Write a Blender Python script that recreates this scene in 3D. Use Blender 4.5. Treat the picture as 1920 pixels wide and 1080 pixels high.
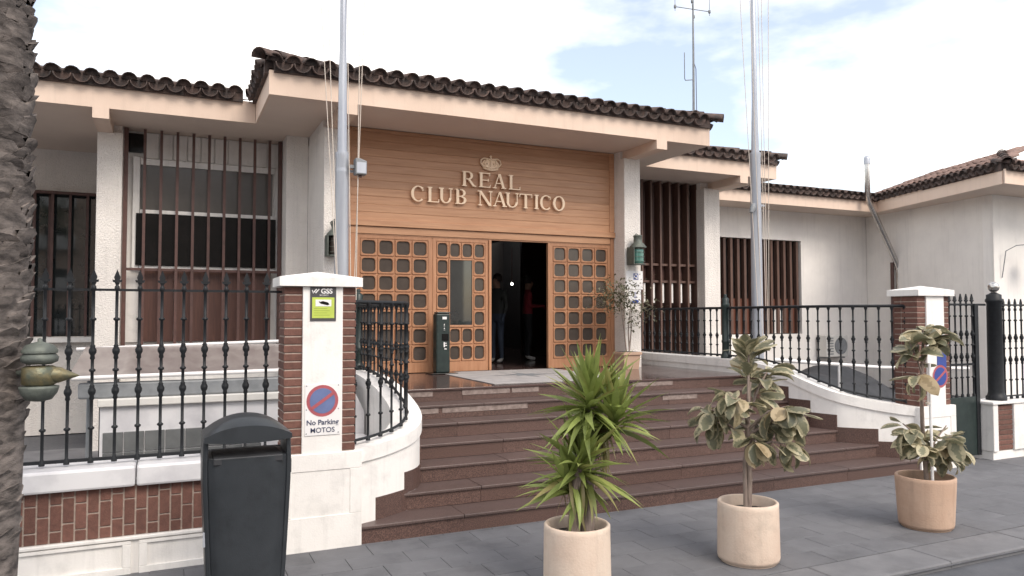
import bpy, bmesh, math, random
from mathutils import Vector, Matrix, Euler
random.seed(7)
R = math.radians
S = bpy.context.scene
COL = S.collection
for o in list(bpy.data.objects): bpy.data.objects.remove(o)

# ------------------------------------------------------------------ camera
YAW, PITCH, ROLL, EYE = R(24.76), R(2.2), R(-0.083), 2.06
cam_d = bpy.data.cameras.new('camera'); cam = bpy.data.objects.new('camera', cam_d); COL.objects.link(cam)
fw = Vector((math.sin(YAW)*math.cos(PITCH), math.cos(YAW)*math.cos(PITCH), math.sin(PITCH)))
rt = Vector((math.cos(YAW), -math.sin(YAW), 0)); up = rt.cross(fw)
rt2 = rt*math.cos(ROLL)+up*math.sin(ROLL); up2 = up*math.cos(ROLL)-rt*math.sin(ROLL)
mw = Matrix((rt2, up2, -fw)).transposed().to_4x4(); mw.translation = (0, 0, EYE)
cam.matrix_world = mw
cam_d.sensor_width = 36; cam_d.lens = 36*1400/1920; cam_d.clip_end = 5000; cam_d.clip_start = .05
S.camera = cam

# ------------------------------------------------------------------ sky, sun, exposure
SUN_AZ, SUN_EL = R(166), R(46)          # azimuth clockwise from +Y
W = bpy.data.worlds.new('World'); S.world = W; W.use_nodes = True
nt = W.node_tree; N = nt.nodes; L = nt.links; N.clear()
wo = N.new('ShaderNodeOutputWorld'); bg = N.new('ShaderNodeBackground'); bg.inputs[1].default_value = .15
sky = N.new('ShaderNodeTexSky'); sky.sky_type = 'NISHITA'; sky.sun_disc = False
sky.sun_elevation = SUN_EL; sky.sun_rotation = SUN_AZ; sky.altitude = 0; sky.air_density = 1.0; sky.dust_density = 2.0; sky.ozone_density = .3
tc = N.new('ShaderNodeTexCoord'); mp = N.new('ShaderNodeMapping'); mp.inputs['Scale'].default_value = (1, 1, 2.6); mp.inputs['Location'].default_value = (.45, -.3, 0); mp.inputs['Rotation'].default_value = (0, 0, R(12))
nz = N.new('ShaderNodeTexNoise'); nz.inputs['Scale'].default_value = 1.7; nz.inputs['Detail'].default_value = 7; nz.inputs['Roughness'].default_value = .55
rp = N.new('ShaderNodeValToRGB'); rp.color_ramp.elements[0].position = .42; rp.color_ramp.elements[1].position = .63
rp.color_ramp.elements[0].color = (.18, .18, .18, 1); rp.color_ramp.elements[1].color = (1, 1, 1, 1)
mx = N.new('ShaderNodeMixRGB'); mx.inputs[2].default_value = (8.9, 8.55, 8.1, 1)
L.new(tc.outputs['Generated'], mp.inputs[0]); L.new(mp.outputs[0], nz.inputs[0]); L.new(nz.outputs[0], rp.inputs[0])
L.new(rp.outputs[0], mx.inputs[0]); L.new(sky.outputs[0], mx.inputs[1]); L.new(mx.outputs[0], bg.inputs[0]); L.new(bg.outputs[0], wo.inputs[0])
sd = bpy.data.lights.new('sun', 'SUN'); sd.energy = 1.5; sd.angle = R(28); sd.color = (1, .93, .84)
so = bpy.data.objects.new('sun', sd); COL.objects.link(so)
sv = Vector((math.sin(SUN_AZ)*math.cos(SUN_EL), math.cos(SUN_AZ)*math.cos(SUN_EL), math.sin(SUN_EL)))
so.rotation_euler = sv.to_track_quat('Z', 'Y').to_euler(); so.location = (20, -20, 30)
vs = S.view_settings; vs.view_transform = 'Standard'; vs.look = 'None'; vs.gamma = 1; vs.use_curve_mapping = False; vs.exposure = 0.68
S.render.engine = 'CYCLES'
S.cycles.max_bounces = 8; S.cycles.diffuse_bounces = 4

# ------------------------------------------------------------------ materials
MATS = {}
def mat(name, c1, c2=None, scale=4., rough=.7, bump=0., bscale=60., rnd=0., metal=0., stretch=(1, 1, 1), detail=5., lo=.35, hi=.65, spec=.5, coords='world', bdist=.01, streak=0., stain=0., stscale=1.5, spots=0.):
    m = bpy.data.materials.new(name); m.use_nodes = True; t = m.node_tree; n = t.nodes; l = t.links
    b = n['Principled BSDF']; b.inputs['Roughness'].default_value = rough; b.inputs['Metallic'].default_value = metal
    b.inputs['Specular IOR Level'].default_value = spec
    if coords == 'world':
        g = n.new('ShaderNodeNewGeometry'); vec = g.outputs['Position']
    else:
        g = n.new('ShaderNodeTexCoord'); vec = g.outputs['Object']
    oi = n.new('ShaderNodeObjectInfo')
    mpn = n.new('ShaderNodeMapping'); mpn.inputs['Scale'].default_value = stretch; l.new(vec, mpn.inputs[0])
    if rnd:
        cm = n.new('ShaderNodeCombineXYZ'); ml = n.new('ShaderNodeMath'); ml.operation = 'MULTIPLY'; ml.inputs[1].default_value = 37.
        l.new(oi.outputs['Random'], ml.inputs[0]); l.new(ml.outputs[0], cm.inputs[0]); l.new(ml.outputs[0], cm.inputs[1]); l.new(ml.outputs[0], cm.inputs[2])
        l.new(cm.outputs[0], mpn.inputs['Location'])
    c2 = c2 or tuple(x*.85 for x in c1)
    no = n.new('ShaderNodeTexNoise'); no.inputs['Scale'].default_value = scale; no.inputs['Detail'].default_value = detail; no.inputs['Roughness'].default_value = .6
    l.new(mpn.outputs[0], no.inputs[0])
    r = n.new('ShaderNodeValToRGB'); r.color_ramp.elements[0].position = lo; r.color_ramp.elements[1].position = hi
    r.color_ramp.elements[0].color = (*c2, 1); r.color_ramp.elements[1].color = (*c1, 1); l.new(no.outputs[0], r.inputs[0])
    out = r.outputs[0]
    if rnd:
        hs = n.new('ShaderNodeHueSaturation'); mr = n.new('ShaderNodeMapRange'); mr.inputs[3].default_value = 1-rnd; mr.inputs[4].default_value = 1+rnd
        l.new(oi.outputs['Random'], mr.inputs[0]); l.new(mr.outputs[0], hs.inputs['Value']); l.new(out, hs.inputs['Color']); out = hs.outputs[0]
    for amt, sc3, lo_, hi_ in ((streak, (9, 9, .55), .52, .72), (stain, (stscale,)*3, .52, .72), (spots, (17,)*3, .66, .70)):      # rain streaks, blotchy stains
        if not amt: continue
        m2 = n.new('ShaderNodeMapping'); m2.inputs['Scale'].default_value = sc3; l.new(vec, m2.inputs[0]); n2 = n.new('ShaderNodeTexNoise'); n2.inputs['Scale'].default_value = 1.; n2.inputs['Detail'].default_value = 6; n2.inputs['Roughness'].default_value = .65
        l.new(m2.outputs[0], n2.inputs[0]); r2 = n.new('ShaderNodeMapRange'); r2.inputs[1].default_value = lo_; r2.inputs[2].default_value = hi_; r2.inputs[3].default_value = 1; r2.inputs[4].default_value = 1-amt; l.new(n2.outputs[0], r2.inputs[0])
        mm = n.new('ShaderNodeMixRGB'); mm.blend_type = 'MULTIPLY'; mm.inputs[0].default_value = 1; cc = n.new('ShaderNodeCombineColor'); 
        for q in range(3): l.new(r2.outputs[0], cc.inputs[q])
        l.new(out, mm.inputs[1]); l.new(cc.outputs[0], mm.inputs[2]); out = mm.outputs[0]
    l.new(out, b.inputs['Base Color'])
    if bump:
        nb = n.new('ShaderNodeTexNoise'); nb.inputs['Scale'].default_value = bscale; nb.inputs['Detail'].default_value = 4
        l.new(mpn.outputs[0], nb.inputs[0])
        bp = n.new('ShaderNodeBump'); bp.inputs['Strength'].default_value = bump; bp.inputs['Distance'].default_value = bdist
        l.new(nb.outputs[0], bp.inputs['Height']); l.new(bp.outputs[0], b.inputs['Normal'])
    m['out'] = 1; MATS[name] = m
    return m
M_stucco = mat('stucco', (.80, .75, .70), (.72, .67, .625), 1.3, .9, .9, 42, bdist=.02, streak=.10, stain=.08)
M_wall = mat('white_wall', (.84, .80, .755), (.76, .72, .685), 1.1, .85, .25, 90, streak=.10, stain=.07, stscale=.8)
M_white = mat('white_paint', (.83, .80, .765), (.76, .73, .695), 2.2, .7, .15, 70, lo=.3, hi=.55, streak=.13, stain=.16, stscale=4.)
M_fascia = mat('peach_paint', (.745, .585, .475), (.69, .53, .425), .9, .85, .15, 60, streak=.08)
M_soffit = mat('soffit_paint', (.70, .58, .49), (.65, .53, .45), .8, .9, .1, 60)
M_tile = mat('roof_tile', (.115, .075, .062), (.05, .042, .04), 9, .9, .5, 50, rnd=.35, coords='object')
M_tile2 = mat('sunny_tile', (.33, .21, .17), (.19, .13, .11), 7, .9, .4, 50, rnd=.2)  # lighter copy of the roof tile, with sunlight put into its colour
M_wood = mat('varnished_wood', (.53, .295, .168), (.39, .195, .102), 3, .42, .12, 30, rnd=.11, stretch=(.6, 6, 9), lo=.25, hi=.75)
M_doorwood = mat('door_wood', (.45, .232, .127), (.33, .152, .077), 3, .42, .10, 30, rnd=.09, stretch=(7, 6, .8), lo=.25, hi=.75)
M_brown = mat('brown_bar', (.115, .055, .045), (.08, .04, .033), 8, .55, rnd=.1)
M_slat = mat('brown_slat', (.125, .07, .052), (.085, .046, .036), 6, .6, .1, 40, rnd=.15, stretch=(6, 6, .6))
M_brownpanel = mat('brown_panel', (.105, .045, .032), (.075, .032, .024), 5, .5, stretch=(8, 8, .5))
M_dpane = mat('smoked_pane', (.078, .062, .052), (.062, .050, .043), 6, .18, rnd=.08, spec=.35)
M_black = mat('black_glass', (.014, .013, .013), (.010, .010, .010), 3, .15, spec=.18)
M_blind = mat('grey_blind_glass', (.125, .115, .105), (.105, .097, .09), 2, .16, spec=.4)
M_mirror = mat('clear_glass', (.03, .035, .035), (.02, .024, .026), 3, .03, spec=.9)
M_gran = mat('red_granite', (.155, .092, .075), (.052, .030, .026), 130, .36, .12, 150, rnd=.10, detail=3, lo=.40, hi=.62)
M_tread = mat('worn_granite', (.135, .094, .084), (.075, .048, .043), 70, .42, .1, 120, rnd=.12, stain=.25, stscale=3., spots=.2, detail=4, lo=.35, hi=.7)
M_pol = mat('polished_granite', (.105, .066, .058), (.060, .035, .033), 110, .13, detail=3)
M_patch = mat('pale_repair', (.30, .24, .215), (.17, .125, .11), 14, .7, .2, 80)
M_brick = mat('brick', (.175, .080, .060), (.120, .055, .042), 22, .85, .35, 120, rnd=.2)
M_mortar = mat('mortar', (.46, .37, .31), (.36, .29, .25), 30, .95, .3, 120)
M_iron = mat('black_iron', (.017, .019, .022), (.011, .012, .014), 20, .5, .1, 80, spec=.3)
M_igreen = mat('dark_green_iron', (.017, .030, .027), (.010, .019, .018), 15, .42)
M_steel = mat('galvanised', (.47, .49, .53), (.39, .41, .46), 3, .38, metal=.35, stretch=(3, 3, .4))
M_chrome = mat('steel_pipe', (.62, .60, .58), (.45, .42, .40), 5, .22, metal=.95)
M_rope = mat('rope', (.66, .58, .50), (.56, .49, .43), 30, .9)
M_slab = mat('pavement', (.152, .152, .161), (.114, .114, .122), 3.0, .8, .35, 110, rnd=.04, lo=.3, hi=.7, stain=.28, stscale=2.2, spots=.3)
M_joint = mat('pave_joint', (.118, .119, .128), (.092, .092, .10), 20, .95)
M_kerb = mat('kerb_stone', (.185, .183, .19), (.14, .139, .147), 3, .85, .3, 90, rnd=.05, stain=.25, stscale=2.5)
M_road = mat('asphalt', (.115, .118, .13), (.075, .078, .088), 2.5, .9, .5, 180)
M_pot = mat('cream_pot', (.70, .58, .475), (.62, .47, .37), 2.6, .8, .3, 60, lo=.3, hi=.68, streak=.13, stain=.15, stscale=6.)
M_terra = mat('terracotta', (.54, .375, .275), (.44, .29, .205), 3, .85, .3, 60, streak=.15, stain=.2, stscale=6.)
M_soil = mat('soil', (.045, .032, .026), (.02, .015, .013), 30, 1., .8, 60)
M_bin = mat('bin_plastic', (.028, .032, .037), (.021, .025, .029), 5, .40, .12, 160, stain=.3, stscale=7.)
M_bark = mat('palm_bark', (.23, .195, .175), (.055, .046, .042), 7, .95, .5, 90, stretch=(1, 1, 3), bdist=.012)
M_stem = mat('stem', (.30, .235, .20), (.17, .13, .11), 12, .9, .4, 50, stretch=(3, 3, .6))
M_gold = mat('gold_metal', (.92, .72, .53), (.85, .64, .45), 8, .35, metal=.1)
M_brass = mat('old_brass', (.22, .175, .085), (.10, .11, .08), 14, .45, .3, 60, metal=.55)
M_verd = mat('verdigris', (.145, .16, .135), (.085, .095, .085), 12, .6, .3, 60, metal=.25)
M_gglass = mat('green_lens', (.10, .24, .20), (.07, .18, .15), 10, .12)
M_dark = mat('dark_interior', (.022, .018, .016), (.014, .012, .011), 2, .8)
M_plas = mat('plastic_sheet', (.30, .26, .24), (.22, .18, .17), 3, .3, stretch=(2.5, 1, 1))
M_marble = mat('white_marble', (.70, .69, .70), (.52, .51, .53), 2.3, .35, lo=.3, hi=.55)
M_gtile = mat('grey_tile', (.16, .165, .165), (.12, .125, .125), 5, .25, rnd=.1)
M_grey = mat('grey_metal', (.24, .25, .26), (.18, .19, .2), 8, .5)
M_ac = mat('ac_white', (.68, .66, .62), (.62, .60, .57), 3, .6)
M_signw = mat('sign_white', (.80, .78, .77), (.76, .74, .73), 3, .4)
M_signb = mat('sign_blue', (.035, .07, .30), (.03, .055, .24), 6, .4)
M_signbf = mat('faded_blue', (.135, .175, .34), (.115, .145, .29), 9, .5)
M_signr = mat('sign_red', (.42, .10, .115), (.36, .085, .10), 9, .5)
M_signg = mat('sign_grey', (.075, .07, .075), (.06, .058, .06), 6, .4)
M_yel = mat('sign_yellow', (.50, .60, .10), (.44, .53, .09), 6, .45)
M_txt = mat('dark_lettering', (.06, .07, .13), (.05, .06, .11), 6, .5)
M_mat = mat('door_mat', (.40, .38, .37), (.30, .285, .28), 5, .85, .3, 200)
M_tarp = mat('dark_tarp', (.035, .036, .04), (.02, .021, .024), 6, .6, .3, 10)

def leafmat(name, g1, g2, edge, cover):
    m = bpy.data.materials.new(name); m.use_nodes = True; t = m.node_tree; n = t.nodes; l = t.links
    b = n['Principled BSDF']; b.inputs['Roughness'].default_value = .45
    at = n.new('ShaderNodeTexCoord'); sp = n.new('ShaderNodeSeparateXYZ'); l.new(at.outputs['Object'], sp.inputs[0])
    oi = n.new('ShaderNodeObjectInfo')
    no = n.new('ShaderNodeTexNoise'); no.inputs['Scale'].default_value = 9
    ad = n.new('ShaderNodeVectorMath'); ad.operation = 'ADD'; cm = n.new('ShaderNodeCombineXYZ'); ml = n.new('ShaderNodeMath'); ml.operation = 'MULTIPLY'; ml.inputs[1].default_value = 31
    l.new(oi.outputs['Random'], ml.inputs[0]); l.new(ml.outputs[0], cm.inputs[0]); l.new(ml.outputs[0], cm.inputs[2]); l.new(at.outputs['Object'], ad.inputs[0]); l.new(cm.outputs[0], ad.inputs[1]); l.new(ad.outputs[0], no.inputs[0])
    mixg = n.new('ShaderNodeMixRGB'); mixg.inputs[1].default_value = (*g1, 1); mixg.inputs[2].default_value = (*g2, 1); l.new(no.outputs[0], mixg.inputs[0])
    # distance from midrib in local x plus noise gives the cream margin
    ab = n.new('ShaderNodeMath'); ab.operation = 'ABSOLUTE'; l.new(sp.outputs[0], ab.inputs[0])
    yy = n.new('ShaderNodeMath'); yy.operation = 'SUBTRACT'; yy.inputs[1].default_value = .5; l.new(sp.outputs[1], yy.inputs[0])
    y2 = n.new('ShaderNodeMath'); y2.operation = 'MULTIPLY'; l.new(yy.outputs[0], y2.inputs[0]); l.new(yy.outputs[0], y2.inputs[1])
    y3 = n.new('ShaderNodeMath'); y3.operation = 'MULTIPLY_ADD'; y3.inputs[1].default_value = .9; l.new(y2.outputs[0], y3.inputs[0]); l.new(ab.outputs[0], y3.inputs[2])
    nn = n.new('ShaderNodeMath'); nn.operation = 'MULTIPLY_ADD'; nn.inputs[1].default_value = .32; l.new(no.outputs[0], nn.inputs[0]); l.new(y3.outputs[0], nn.inputs[2])
    rr = n.new('ShaderNodeMath'); rr.operation = 'MULTIPLY_ADD'; rr.inputs[1].default_value = .12; l.new(oi.outputs['Random'], rr.inputs[0]); l.new(nn.outputs[0], rr.inputs[2])
    cr = n.new('ShaderNodeMapRange'); cr.inputs[1].default_value = cover; cr.inputs[2].default_value = cover+.05; l.new(rr.outputs[0], cr.inputs[0])
    mixe = n.new('ShaderNodeMixRGB'); mixe.inputs[2].default_value = (*edge, 1); l.new(cr.outputs[0], mixe.inputs[0]); l.new(mixg.outputs[0], mixe.inputs[1])
    hs = n.new('ShaderNodeHueSaturation'); mr = n.new('ShaderNodeMapRange'); mr.inputs[3].default_value = .7; mr.inputs[4].default_value = 1.2
    l.new(oi.outputs['Random'], mr.inputs[0]); l.new(mr.outputs[0], hs.inputs['Value']); l.new(mixe.outputs[0], hs.inputs['Color'])
    br = n.new('ShaderNodeMapRange'); br.inputs[1].default_value = .86; br.inputs[2].default_value = 1.0; br.inputs[4].default_value = .6; l.new(oi.outputs['Random'], br.inputs[0])
    mb_ = n.new('ShaderNodeMixRGB'); mb_.inputs[2].default_value = (.27, .17, .085, 1); l.new(br.outputs[0], mb_.inputs[0]); l.new(mixe.outputs[0], mb_.inputs[1]); l.new(mb_.outputs[0], hs.inputs['Color'])
    tr = n.new('ShaderNodeBsdfTranslucent'); ms = n.new('ShaderNodeMixShader'); ms.inputs[0].default_value = .25
    l.new(hs.outputs[0], b.inputs['Base Color']); l.new(hs.outputs[0], tr.inputs[0]); l.new(b.outputs[0], ms.inputs[1]); l.new(tr.outputs[0], ms.inputs[2]); l.new(ms.outputs[0], n['Material Output'].inputs[0])
    return m
M_rub = leafmat('variegated_leaf', (.15, .16, .095), (.25, .235, .15), (.46, .41, .265), .36)
M_yuc = leafmat('yucca_leaf', (.20, .265, .062), (.33, .375, .115), (.46, .46, .19), .56)
M_yucd = leafmat('dry_yucca_leaf', (.30, .27, .10), (.36, .29, .15), (.40, .33, .18), .55)
M_olive = leafmat('small_leaf', (.10, .115, .055), (.16, .165, .08), (.2, .19, .12), .6)
M_palm = leafmat('palm_leaflet', (.06, .10, .035), (.09, .13, .05), (.1, .13, .05), .9)

# ------------------------------------------------------------------ mesh helpers
class MB:
    def __init__(s): s.v = []; s.f = []; s.sm = []
    def add(s, vs, fs, smooth=False):
        k = len(s.v); s.v += [tuple(v) for v in vs]; s.f += [tuple(i+k for i in f) for f in fs]; s.sm += [smooth]*len(fs); return s
    def box(s, x0, x1, y0, y1, z0, z1):
        return s.add([(x0, y0, z0), (x1, y0, z0), (x1, y1, z0), (x0, y1, z0), (x0, y0, z1), (x1, y0, z1), (x1, y1, z1), (x0, y1, z1)],
                     [(0, 3, 2, 1), (4, 5, 6, 7), (0, 1, 5, 4), (1, 2, 6, 5), (2, 3, 7, 6), (3, 0, 4, 7)])
    def prism(s, poly, z0, z1):      # plan polygon, counter-clockwise
        n = len(poly); return s.add([(x, y, z0) for x, y in poly]+[(x, y, z1) for x, y in poly],
            [tuple(range(n-1, -1, -1)), tuple(range(n, 2*n))]+[(i, (i+1) % n, n+(i+1) % n, n+i) for i in range(n)])
    def prism_y(s, poly, y0, y1):    # outline in x,z, extruded along y (front at y0)
        n = len(poly); return s.add([(x, y0, z) for x, z in poly]+[(x, y1, z) for x, z in poly],
            [tuple(range(n)), tuple(range(2*n-1, n-1, -1))]+[((i+1) % n, i, n+i, n+(i+1) % n) for i in range(n)])
    def tube(s, pts, r, n=8, cap=True):
        pts = [Vector(p) for p in pts]; rs = r if isinstance(r, (list, tuple)) else [r]*len(pts)
        vs = []; u = None
        for i, p in enumerate(pts):
            d = (pts[min(i+1, len(pts)-1)]-pts[max(i-1, 0)]).normalized()
            if u is None: u = d.orthogonal().normalized()
            u = (u-d*u.dot(d)); u = u.normalized() if u.length > 1e-6 else d.orthogonal().normalized()
            w = d.cross(u)
            for k in range(n):
                a = 2*math.pi*k/n; vs.append(p+(u*math.cos(a)+w*math.sin(a))*rs[i])
        fs = [(i*n+k, i*n+(k+1) % n, (i+1)*n+(k+1) % n, (i+1)*n+k) for i in range(len(pts)-1) for k in range(n)]
        s.add(vs, fs, True)
        if cap:
            s.add(vs[:n], [tuple(range(n-1, -1, -1))]); s.add(vs[-n:], [tuple(range(n))])
        return s
    def lathe(s, prof, c=(0, 0, 0), n=12, smooth=True):   # prof: (r, z) bottom to top
        vs = [(c[0]+r*math.cos(2*math.pi*k/n), c[1]+r*math.sin(2*math.pi*k/n), c[2]+z) for r, z in prof for k in range(n)]
        fs = [(i*n+k, i*n+(k+1) % n, (i+1)*n+(k+1) % n, (i+1)*n+k) for i in range(len(prof)-1) for k in range(n)]
        s.add(vs, fs, smooth)
        if prof[0][0] > 1e-4: s.add(vs[:n], [tuple(range(n-1, -1, -1))])
        if prof[-1][0] > 1e-4: s.add(vs[-n:], [tuple(range(n))])
        return s
    def mesh(s, name, m, off=(0, 0, 0)):
        me = bpy.data.meshes.new(name)
        me.from_pydata([(v[0]-off[0], v[1]-off[1], v[2]-off[2]) for v in s.v], [], s.f)
        me.polygons.foreach_set('use_smooth', s.sm); me.update()
        if m: me.materials.append(m)
        return me
WL = {}
def link(o, parent, loc):
    COL.objects.link(o); p = Vector((0, 0, 0))
    if parent is not None: o.parent = parent; p = WL[parent.name]
    o.location = Vector(loc)-p; WL[o.name] = Vector(loc)
    return o
def obj(name, mb, m, parent=None, bevel=0., keep=False):
    xs = list(zip(*mb.v)); c = tuple((min(a)+max(a))/2 for a in xs)
    if parent is None: c = (c[0], c[1], min(xs[2]))
    o = bpy.data.objects.new(name, mb.mesh(name, m, c)); link(o, parent, c)
    if bevel:
        b = o.modifiers.new('bevel', 'BEVEL'); b.width = bevel; b.segments = 2; b.limit_method = 'ANGLE'; b.angle_limit = R(40); b.harden_normals = False
    return o
def inst(name, me, parent, loc, rot=None, scale=None, bevel=0.):
    o = bpy.data.objects.new(name, me); link(o, parent, loc)
    if rot is not None:
        if isinstance(rot, Matrix): o.rotation_euler = rot.to_euler()
        else: o.rotation_euler = rot
    if scale is not None: o.scale = scale if isinstance(scale, (tuple, list, Vector)) else (scale,)*3
    if bevel:
        b = o.modifiers.new('bevel', 'BEVEL'); b.width = bevel; b.segments = 1
    return o
def fixn(o):
    bm = bmesh.new(); bm.from_mesh(o.data); bmesh.ops.recalc_face_normals(bm, faces=bm.faces); bm.to_mesh(o.data); bm.free(); return o
def box(name, b, m, parent=None, bevel=0.): return obj(name, MB().box(*b), m, parent, bevel)
def tag(o, label, cat, group=None):
    o['label'] = label; o['category'] = cat
    if group: o['group'] = group
    return o
def thing(name, loc, label, cat, group=None):
    o = bpy.data.objects.new(name, None); o.empty_display_size = .2; link(o, None, loc); return tag(o, label, cat, group)
def struct(o): o['kind'] = 'structure'; return o
UBOX = {}
def ubox(m, sx, sy, sz, bev=.004):          # shared bevelled block, centred
    k = (m.name, round(sx, 4), round(sy, 4), round(sz, 4))
    if k not in UBOX:
        x, y, z = sx/2, sy/2, sz/2; b = bev
        mb = MB(); vs = []; 
        for dz, ins in ((-z, b), (-z+b, 0), (z-b, 0), (z, b)):
            xi, yi = x-ins, y-ins
            vs += [(-xi, -yi, dz), (xi, -yi, dz), (xi, yi, dz), (-xi, yi, dz)]
        fs = [(3, 2, 1, 0), (12, 13, 14, 15)]
        for i in range(3): fs += [(i*4+j, i*4+(j+1) % 4, (i+1)*4+(j+1) % 4, (i+1)*4+j) for j in range(4)]
        mb.add(vs, fs); UBOX[k] = mb.mesh('block', m)
    return UBOX[k]
def text_mesh(txt, size, m, name='lettering', extrude=.001, bold=0.):
    cu = bpy.data.curves.new(name, 'FONT'); cu.body = txt; cu.size = size; cu.extrude = extrude; cu.align_x = 'CENTER'; cu.align_y = 'CENTER'; cu.offset = bold
    t = bpy.data.objects.new(name, cu); COL.objects.link(t)
    dg = bpy.context.evaluated_depsgraph_get(); me = bpy.data.meshes.new_from_object(t.evaluated_get(dg))
    bpy.data.objects.remove(t); me.materials.clear(); me.materials.append(m); return me
FRONT = Euler((R(90), 0, 0))

# ------------------------------------------------------------------ ground, pavement, kerb, road
struct(obj('ground', MB().add([(-400, 4.2, -.02), (400, 4.2, -.02), (400, 700, -.02), (-400, 700, -.02)], [(0, 1, 2, 3)]), M_joint))
struct(obj('road', MB().add([(-400, -300, -.055), (400, -300, -.055), (400, 4.26, -.055), (-400, 4.26, -.055)], [(0, 1, 2, 3)]), M_road))
pave = struct(obj('pavement', MB().add([(-30, 4.63, -.008), (40, 4.63, -.008), (40, 9.5, -.008), (-30, 9.5, -.008)], [(0, 1, 2, 3)]), M_joint))
sw, sh = .50, .30
for j in range(8):
    for i in range(36):
        x = -2.6+i*sw+(j % 2)*.25; y = 4.636+j*sh+sh/2
        inst('slab', ubox(M_slab, sw-.004, sh-.004, .03, .002), pave, (x, y, -.012+random.uniform(-.0012, .0012)))
kb = struct(obj('kerb', MB().box(-60, 60, 4.235, 4.62, -.3, -.03), M_joint))
for i in range(18):
    inst('kerb_stone', ubox(M_kerb, 1.194, .41, .16, .012), kb, (-3+i*1.2, 4.425, -.078))

# ------------------------------------------------------------------ clubhouse
club = thing('clubhouse', (5, 12, 0), 'cream single-storey clubhouse with dark tiled eaves and wooden entrance', 'building')
def cb(name, b, m, bevel=0.): return box(name, b, m, club, bevel)
ZS, ZF = 5.04, 5.36
# eave slabs (soffit below, fascia band in front)
def eave(poly, front):
    mb = MB().prism(poly, ZS+.004, ZF); obj('eave_slab', mb, M_soffit, club)
    for (a, b) in front:
        a = Vector((*a, 0)); b = Vector((*b, 0)); d = (b-a).normalized(); nrm = Vector((d.y, -d.x, 0))
        q = [a+nrm*.03, b+nrm*.03, b-nrm*.0, a-nrm*.0]
        obj('fascia', MB().prism([(p.x, p.y) for p in q], ZS, ZF+.01), M_fascia, club)
eave([(-6, 12.03), (1.2195, 12.03), (1.2195, 17), (-6, 17)], [((-6, 12.03), (1.185, 12.03))])
eave([(1.22, 10.355), (8.58, 10.355), (8.58, 17), (1.22, 17)], [((1.19, 10.355), (8.58, 10.355))])
obj('fascia', MB().box(1.19, 1.219, 10.36, 12.0, ZS, ZF+.01), M_fascia, club)
eave([(8.584, 12.28), (12.0, 12.28), (12.0, 17), (8.584, 17)], [((8.60, 12.28), (12.0, 12.28))])
eave([(12.004, 15.03), (18.5, 15.03), (18.5, 17), (12.004, 17)], [((12.02, 15.03), (18.48, 15.03))])
eave([(17.08, 10.53), (26, 10.53), (26, 17), (18.53, 17), (18.53, 15.03)], [((17.05, 10.53), (26, 10.53)), ((18.51, 15.0), (17.078, 10.56))])
# beams under the eaves, with columns
for x0, x1, yf, yb in ((-1.01, -.80, 12.0, 13.2), (2.17, 2.38, 10.325, 12.5), (7.455, 7.665, 10.325, 13), (10.98, 11.185, 12.25, 15)):
    cb('beam', (x0, x1, yf-.004, yb, 4.89, ZS+.02), M_fascia)
for x0, x1, y0, y1 in ((-1.01, -.664, 12.9, 14.14), (2.09, 2.458, 11.22, 12.62), (7.39, 7.732, 11.22, 13.55), (10.753, 11.185, 13.15, 15.95)):
    cb('column', (x0, x1, y0, y1, 0, 4.905), M_stucco, .012)
    cb('column_head', (x0+.01, x1-.01, y0+.15, y1-.01, 4.90, ZS+.03), M_stucco)
# wall lengths
cb('wall', (-6, -3.0, 15.4, 15.7, 0, 5.1), M_stucco)
cb('wall', (-3.0, -.5, 15.4, 15.7, 4.27, 5.1), M_stucco); cb('wall', (-3.0, -.5, 15.4, 15.7, 0, 1.72), M_stucco)
cb('wall', (1.74, 2.085, 12.6, 13.3, 0, 5.1), M_stucco)
cb('wall', (-.66, 1.74, 13.34, 13.6, 4.57, 5.1), M_white)
cb('wall', (-.66, 1.74, 13.345, 13.6, 0, 1.66), M_white)
cb('wall', (11.19, 13.42, 15.95, 16.2, 0, 5.1), M_wall); cb('wall', (16.5, 19.3, 15.95, 16.2, 0, 5.1), M_wall)
cb('wall', (13.42, 16.5, 15.95, 16.2, 4.22, 5.1), M_wall); cb('wall', (13.42, 16.5, 15.95, 16.2, 0, 1.56), M_wall)
obj('wall', MB().prism([(18.36, 11.63), (18.62, 11.64), (19.42, 15.94), (19.14, 15.94)], 0, 5.1), M_wall, club)
cb('wall', (18.37, 26, 11.625, 11.9, 0, 5.1), M_wall)
cb('wall', (-6, 26, 22, 22.3, 0, 5.1), M_dark)
# roof planes with tile courses
TILE_L = .44
def tile_mesh(cover, r0, r1, m, n=7):
    mb = MB(); vs = []; th = .014
    for y, r in ((0, r0), (TILE_L, r1)):
        for rr in (r, r-th):
            for k in range(n+1):
                a = math.pi*k/n; z = math.sin(a)*rr*.95
                vs.append((-math.cos(a)*rr, y, z if cover else -z))
    A = n+1; fs = []
    for k in range(n):
        fs += [(k, k+1, 2*A+k+1, 2*A+k), (A+k+1, A+k, 3*A+k, 3*A+k+1), (k+1, k, A+k, A+k+1), (2*A+k, 2*A+k+1, 3*A+k+1, 3*A+k)]
    fs += [(0, 2*A, 3*A, A), (n, A+n, 3*A+n, 2*A+n)]
    mb.add(vs, fs, True); return mb
cov_mb = tile_mesh(True, .108, .09, M_tile); chn_mb = tile_mesh(False, .115, .105, M_tile)
plug = [(-math.cos(math.pi*k/7)*.098, .06, math.sin(math.pi*k/7)*.093) for k in range(8)]; pmb = MB(); pmb.add(cov_mb.v, cov_mb.f, True); pmb.add(plug, [tuple(range(7, -1, -1))]); cove = pmb.mesh('tile', M_tile)
cov = cov_mb.mesh('tile', M_tile); chn = chn_mb.mesh('tile', M_tile)
SL = R(15)
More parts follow.
